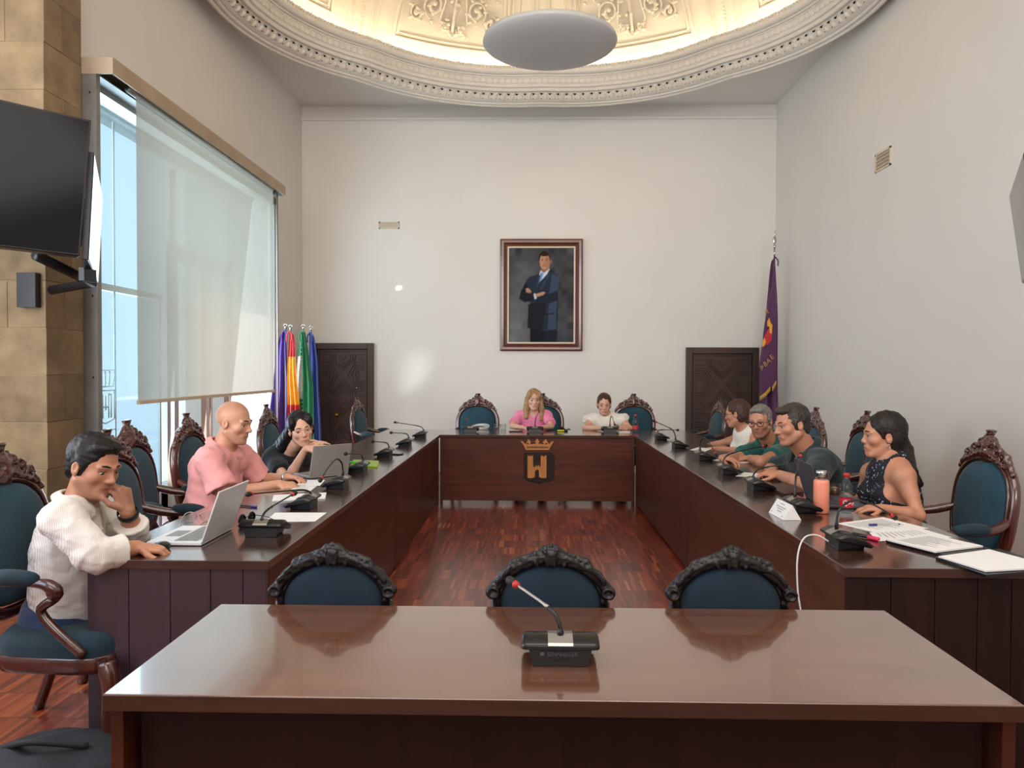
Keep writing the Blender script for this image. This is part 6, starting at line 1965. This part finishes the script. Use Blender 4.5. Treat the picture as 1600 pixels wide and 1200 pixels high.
def spectacles(label, u, v, ang, lens, frame, sc=1.):
    p = at(u, v, z=ZT); t = thing('glasses', label, 'glasses', (p.x, p.y, ZT), ang)
    m = MB()
    for s_ in (-1, 1):
        m.tube([(s_ * .035 + .027 * math.cos(a), 0, .024 + .021 * math.sin(a)) for a in [2 * PI * i / 16 for i in range(16)]], .0022, 6, closed=True)
        m.tube([(s_ * .062, 0, .028), (s_ * .066, -.06, .022), (s_ * .064, -.12, .004)], .002, 6)
    m.tube([(-.009, 0, .027), (0, -.003, .031), (.009, 0, .027)], .002, 6)
    m.obj('frame', frame, t)
    for s_ in (-1, 1):
        MB().lathe([(0, -.001), (.025, -.001), (.025, .001), (0, .001)], 16, (s_ * .035, 0, .024), Matrix.Rotation(PI / 2, 3, 'X'), cap=False).obj('lens', lens, t)
spectacles('black sunglasses beside the facing microphone', 386, 818, 1.3, 'screen', 'black_plastic')
spectacles('reading glasses behind the white laptop', 310, 815, .3, 'clear_glass', 'silver')
def lathe_thing(name, label, cat, u, v, parts, zl=ZT, xy=None):
    p = at(u, v, z=zl) if xy is None else Vector((*xy, zl)); t = thing(name, label, cat, (p.x, p.y, zl))
    for nm, mat, prof in parts: MB().lathe(prof, 28, cap=False).obj(nm, mat, t)
    return t
lathe_thing('water_flask', 'coral orange water bottle with a steel cap', 'bottle', 1283, 801, [
    ('flask_body', 'orange_bottle', [(0, 0), (.034, 0), (.037, .004), (.037, .150), (.036, .158), (.030, .164), (0, .164)]),
    ('neck', 'clear_glass', [(.033, .163), (.033, .168), (.022, .178), (.022, .184)]),
    ('cap', 'chrome', [(0, .178), (.026, .178), (.026, .206), (.024, .208), (0, .208)])])
def softdrink(label, u, v, sc, letter=False):
    t = lathe_thing('plastic_bottle', label, 'bottle', u, v, [
        ('bottle_body', 'clear_glass', [(0, .002), (.022, 0), (.030, .006), (.032, .02), (.030, .04), (.031, .07), (.032, .10), (.030, .125), (.022, .152), (.013, .168), (.0125, .180)]),
        ('cap', 'red_plastic', [(0, .176), (.0155, .176), (.0155, .193), (.014, .195), (0, .195)]),
        ('paper_label', 'red_label', [(.0325, .030), (.0328, .032), (.0328, .070), (.0325, .072)])])
    t.scale = (sc,) * 3
    if letter:
        for k, (a, z) in enumerate(((-.5, .051),)):
            m = MB(); m.tube([(.0335 * math.sin(a + .30 * math.cos(q)), -.0335 * math.cos(a + .30 * math.cos(q)), z + .013 * math.sin(q)) for q in [.7 + 4.9 * i / 14 for i in range(15)]], .0022, 5)
            m.obj('white_lettering', 'white_plastic', t)
        m = MB(); m.tube([(.0335 * math.sin(a), -.0335 * math.cos(a), .048 + .005 * math.sin(a * 9)) for a in [-.1 + .1 * i for i in range(12)]], .0016, 5); m.obj('white_lettering', 'white_plastic', t)
    return t
softdrink('clear plastic bottle with a red cap and red label beside the orange bottle', 1322, 801, 1.0, True)
softdrink('small plastic bottle with a red cap on the head table', 993, 675, 1.0)
t = lathe_thing('glass_mug', 'glass mug of coffee behind the orange bottle', 'cup', 1303, 776, [
    ('mug_glass', 'clear_glass', [(0, 0), (.026, 0), (.032, .01), (.034, .075), (.032, .075), (.030, .012), (0, .006)]),
    ('coffee', 'coffee', [(0, .008), (.029, .012), (.031, .05), (0, .05)])])
MB().tube(smoothpath([(.033, 0, .065), (.055, 0, .055), (.052, 0, .03), (.032, 0, .02)], 5), .004, 6).obj('handle', 'clear_glass', t)
lathe_thing('drinking_glass', 'clear tumbler beside the woman in the pink blouse', 'glass', 786, 675, [('tumbler_glass', 'clear_glass', [(0, 0), (.03, 0), (.036, .09), (.034, .09), (.028, .006), (0, .004)])])
lathe_thing('drinking_glass', 'clear tumbler standing near the empty head table chair', 'glass', 776, 675, [('tumbler_glass', 'clear_glass', [(0, 0), (.03, 0), (.036, .09), (.034, .09), (.028, .006), (0, .004)])])
p = at(749, 671, z=ZT); m = MB()
for k in range(3): m.tube([(p.x + (.10 + .006 * k) * math.cos(a), p.y + .04 + .09 * math.sin(a), ZT + .006 + .010 * k + .03 * max(0, math.sin(a + k * .2))) for a in [2 * PI * i / 28 for i in range(28)]], .0045, 6, closed=True)
tag(m.obj('coiled_cable', 'white_cable'), 'coiled white cable before the empty head table chair', 'cable')
# name card folded as a tent
A_, B_ = at(1200, 800, z=ZT), at(1224, 813, z=ZT); u = (B_ - A_).normalized(); nn = Vector((-u.y, u.x, 0)); nn = nn if nn.x > 0 else -nn
L = .20; A_ = B_ - u * L; dpt = .085; rg = .07
t = thing('name_card', 'white folded name card before a microphone on the blank wall side', 'card', (A_ + B_) / 2)
m = MB(); up_ = Vector((0, 0, rg))
V_ = [A_, B_, B_ + nn * dpt, A_ + nn * dpt, A_ + nn * dpt * .5 + up_, B_ + nn * dpt * .5 + up_]
m.add(V_, [(0, 1, 5, 4), (2, 3, 4, 5), (0, 4, 3), (1, 2, 5), (0, 3, 2, 1)]); m.obj('card', 'paper', t, world=True)
m = MB(); sl = (nn * dpt * .5 + up_); off = (-nn * rg + Vector((0, 0, dpt * .5))).normalized() * .0006
for f, w0_, w1_ in ((.82, .35, .6), (.62, .2, .8), (.50, .3, .7), (.36, .4, .65), (.16, .08, .14), (.16, .78, .86)):
    a = A_ + u * L * w0_ + sl * f + off; b_ = A_ + u * L * w1_ + sl * f + off; d_ = sl * .03
    m.add([a - d_, b_ - d_, b_ + d_, a + d_], [(0, 1, 2, 3)])
m.obj('printed_lines', 'paper_print', t, world=True)['kind'] = 'stuff'
# white cable hanging from the nearest microphone on that side
m7 = at(1300, 858, z=TOP)
m = MB(); m.tube(smoothpath([(1.19, 3.06, .775), (1.14, 3.06, .80), (1.085, 3.04, .79), (1.055, 3.02, .72), (1.05, 3.0, .60), (1.06, 2.98, .45), (1.02, 2.94, .2), (1.0, 2.9, .01), (.8, 2.9, .006)], 8), .0035, 6)
tag(m.obj('charging_cable', 'white_cable'), 'white cable hanging from the microphone over the table edge', 'cable')
# bag
p = at(95, 1200, z=.05)
F = Field((p.x - .4, p.y - .3, 0), (p.x + .4, p.y + .3, .3), .01)
F.ell((p.x, p.y, .06), (.30, .2, .085), k=.02); F.ell((p.x + .12, p.y + .02, .09), (.12, .14, .06), k=.03); F.wobble(.006, 22, 2); F.plane((0, 0, .003), (0, 0, -1))
me, _ = F.mesh('bag', 1); bg = thing('bag', 'black soft bag on the floor by the window-side table', 'bag', (p.x, p.y, 0)); link('bag_body', me, 'black_bag', bg, world=True)
MB().tube(smoothpath([(p.x - .2, p.y, .12), (p.x - .05, p.y - .08, .18), (p.x + .12, p.y - .04, .15)], 6), .012, 6).obj('strap', 'black_bag', bg, world=True)
# patches of sunlight thrown back by the window onto the wall
def spot(name, loc, target, deg, power, col, blend):
    l = bpy.data.lights.new(name, 'SPOT'); l.energy = power; l.spot_size = math.radians(deg); l.spot_blend = blend; l.color = col; l.shadow_soft_size = .01
    o = bpy.data.objects.new(name, l); COL.objects.link(o); o.location = loc; o.rotation_euler = (Vector(target) - Vector(loc)).to_track_quat('-Z', 'Y').to_euler(); return o
q = at(632, 585, y=YB); spot('window_reflection', (-3.05, 9.3, .3), q, 17, 120, (.8, .95, 1), 1.)
q = at(623, 450, y=YB); spot('window_glint', (-3.05, 9.45, 2.2), q, 2.4, 160, (1, 1, 1), .3)
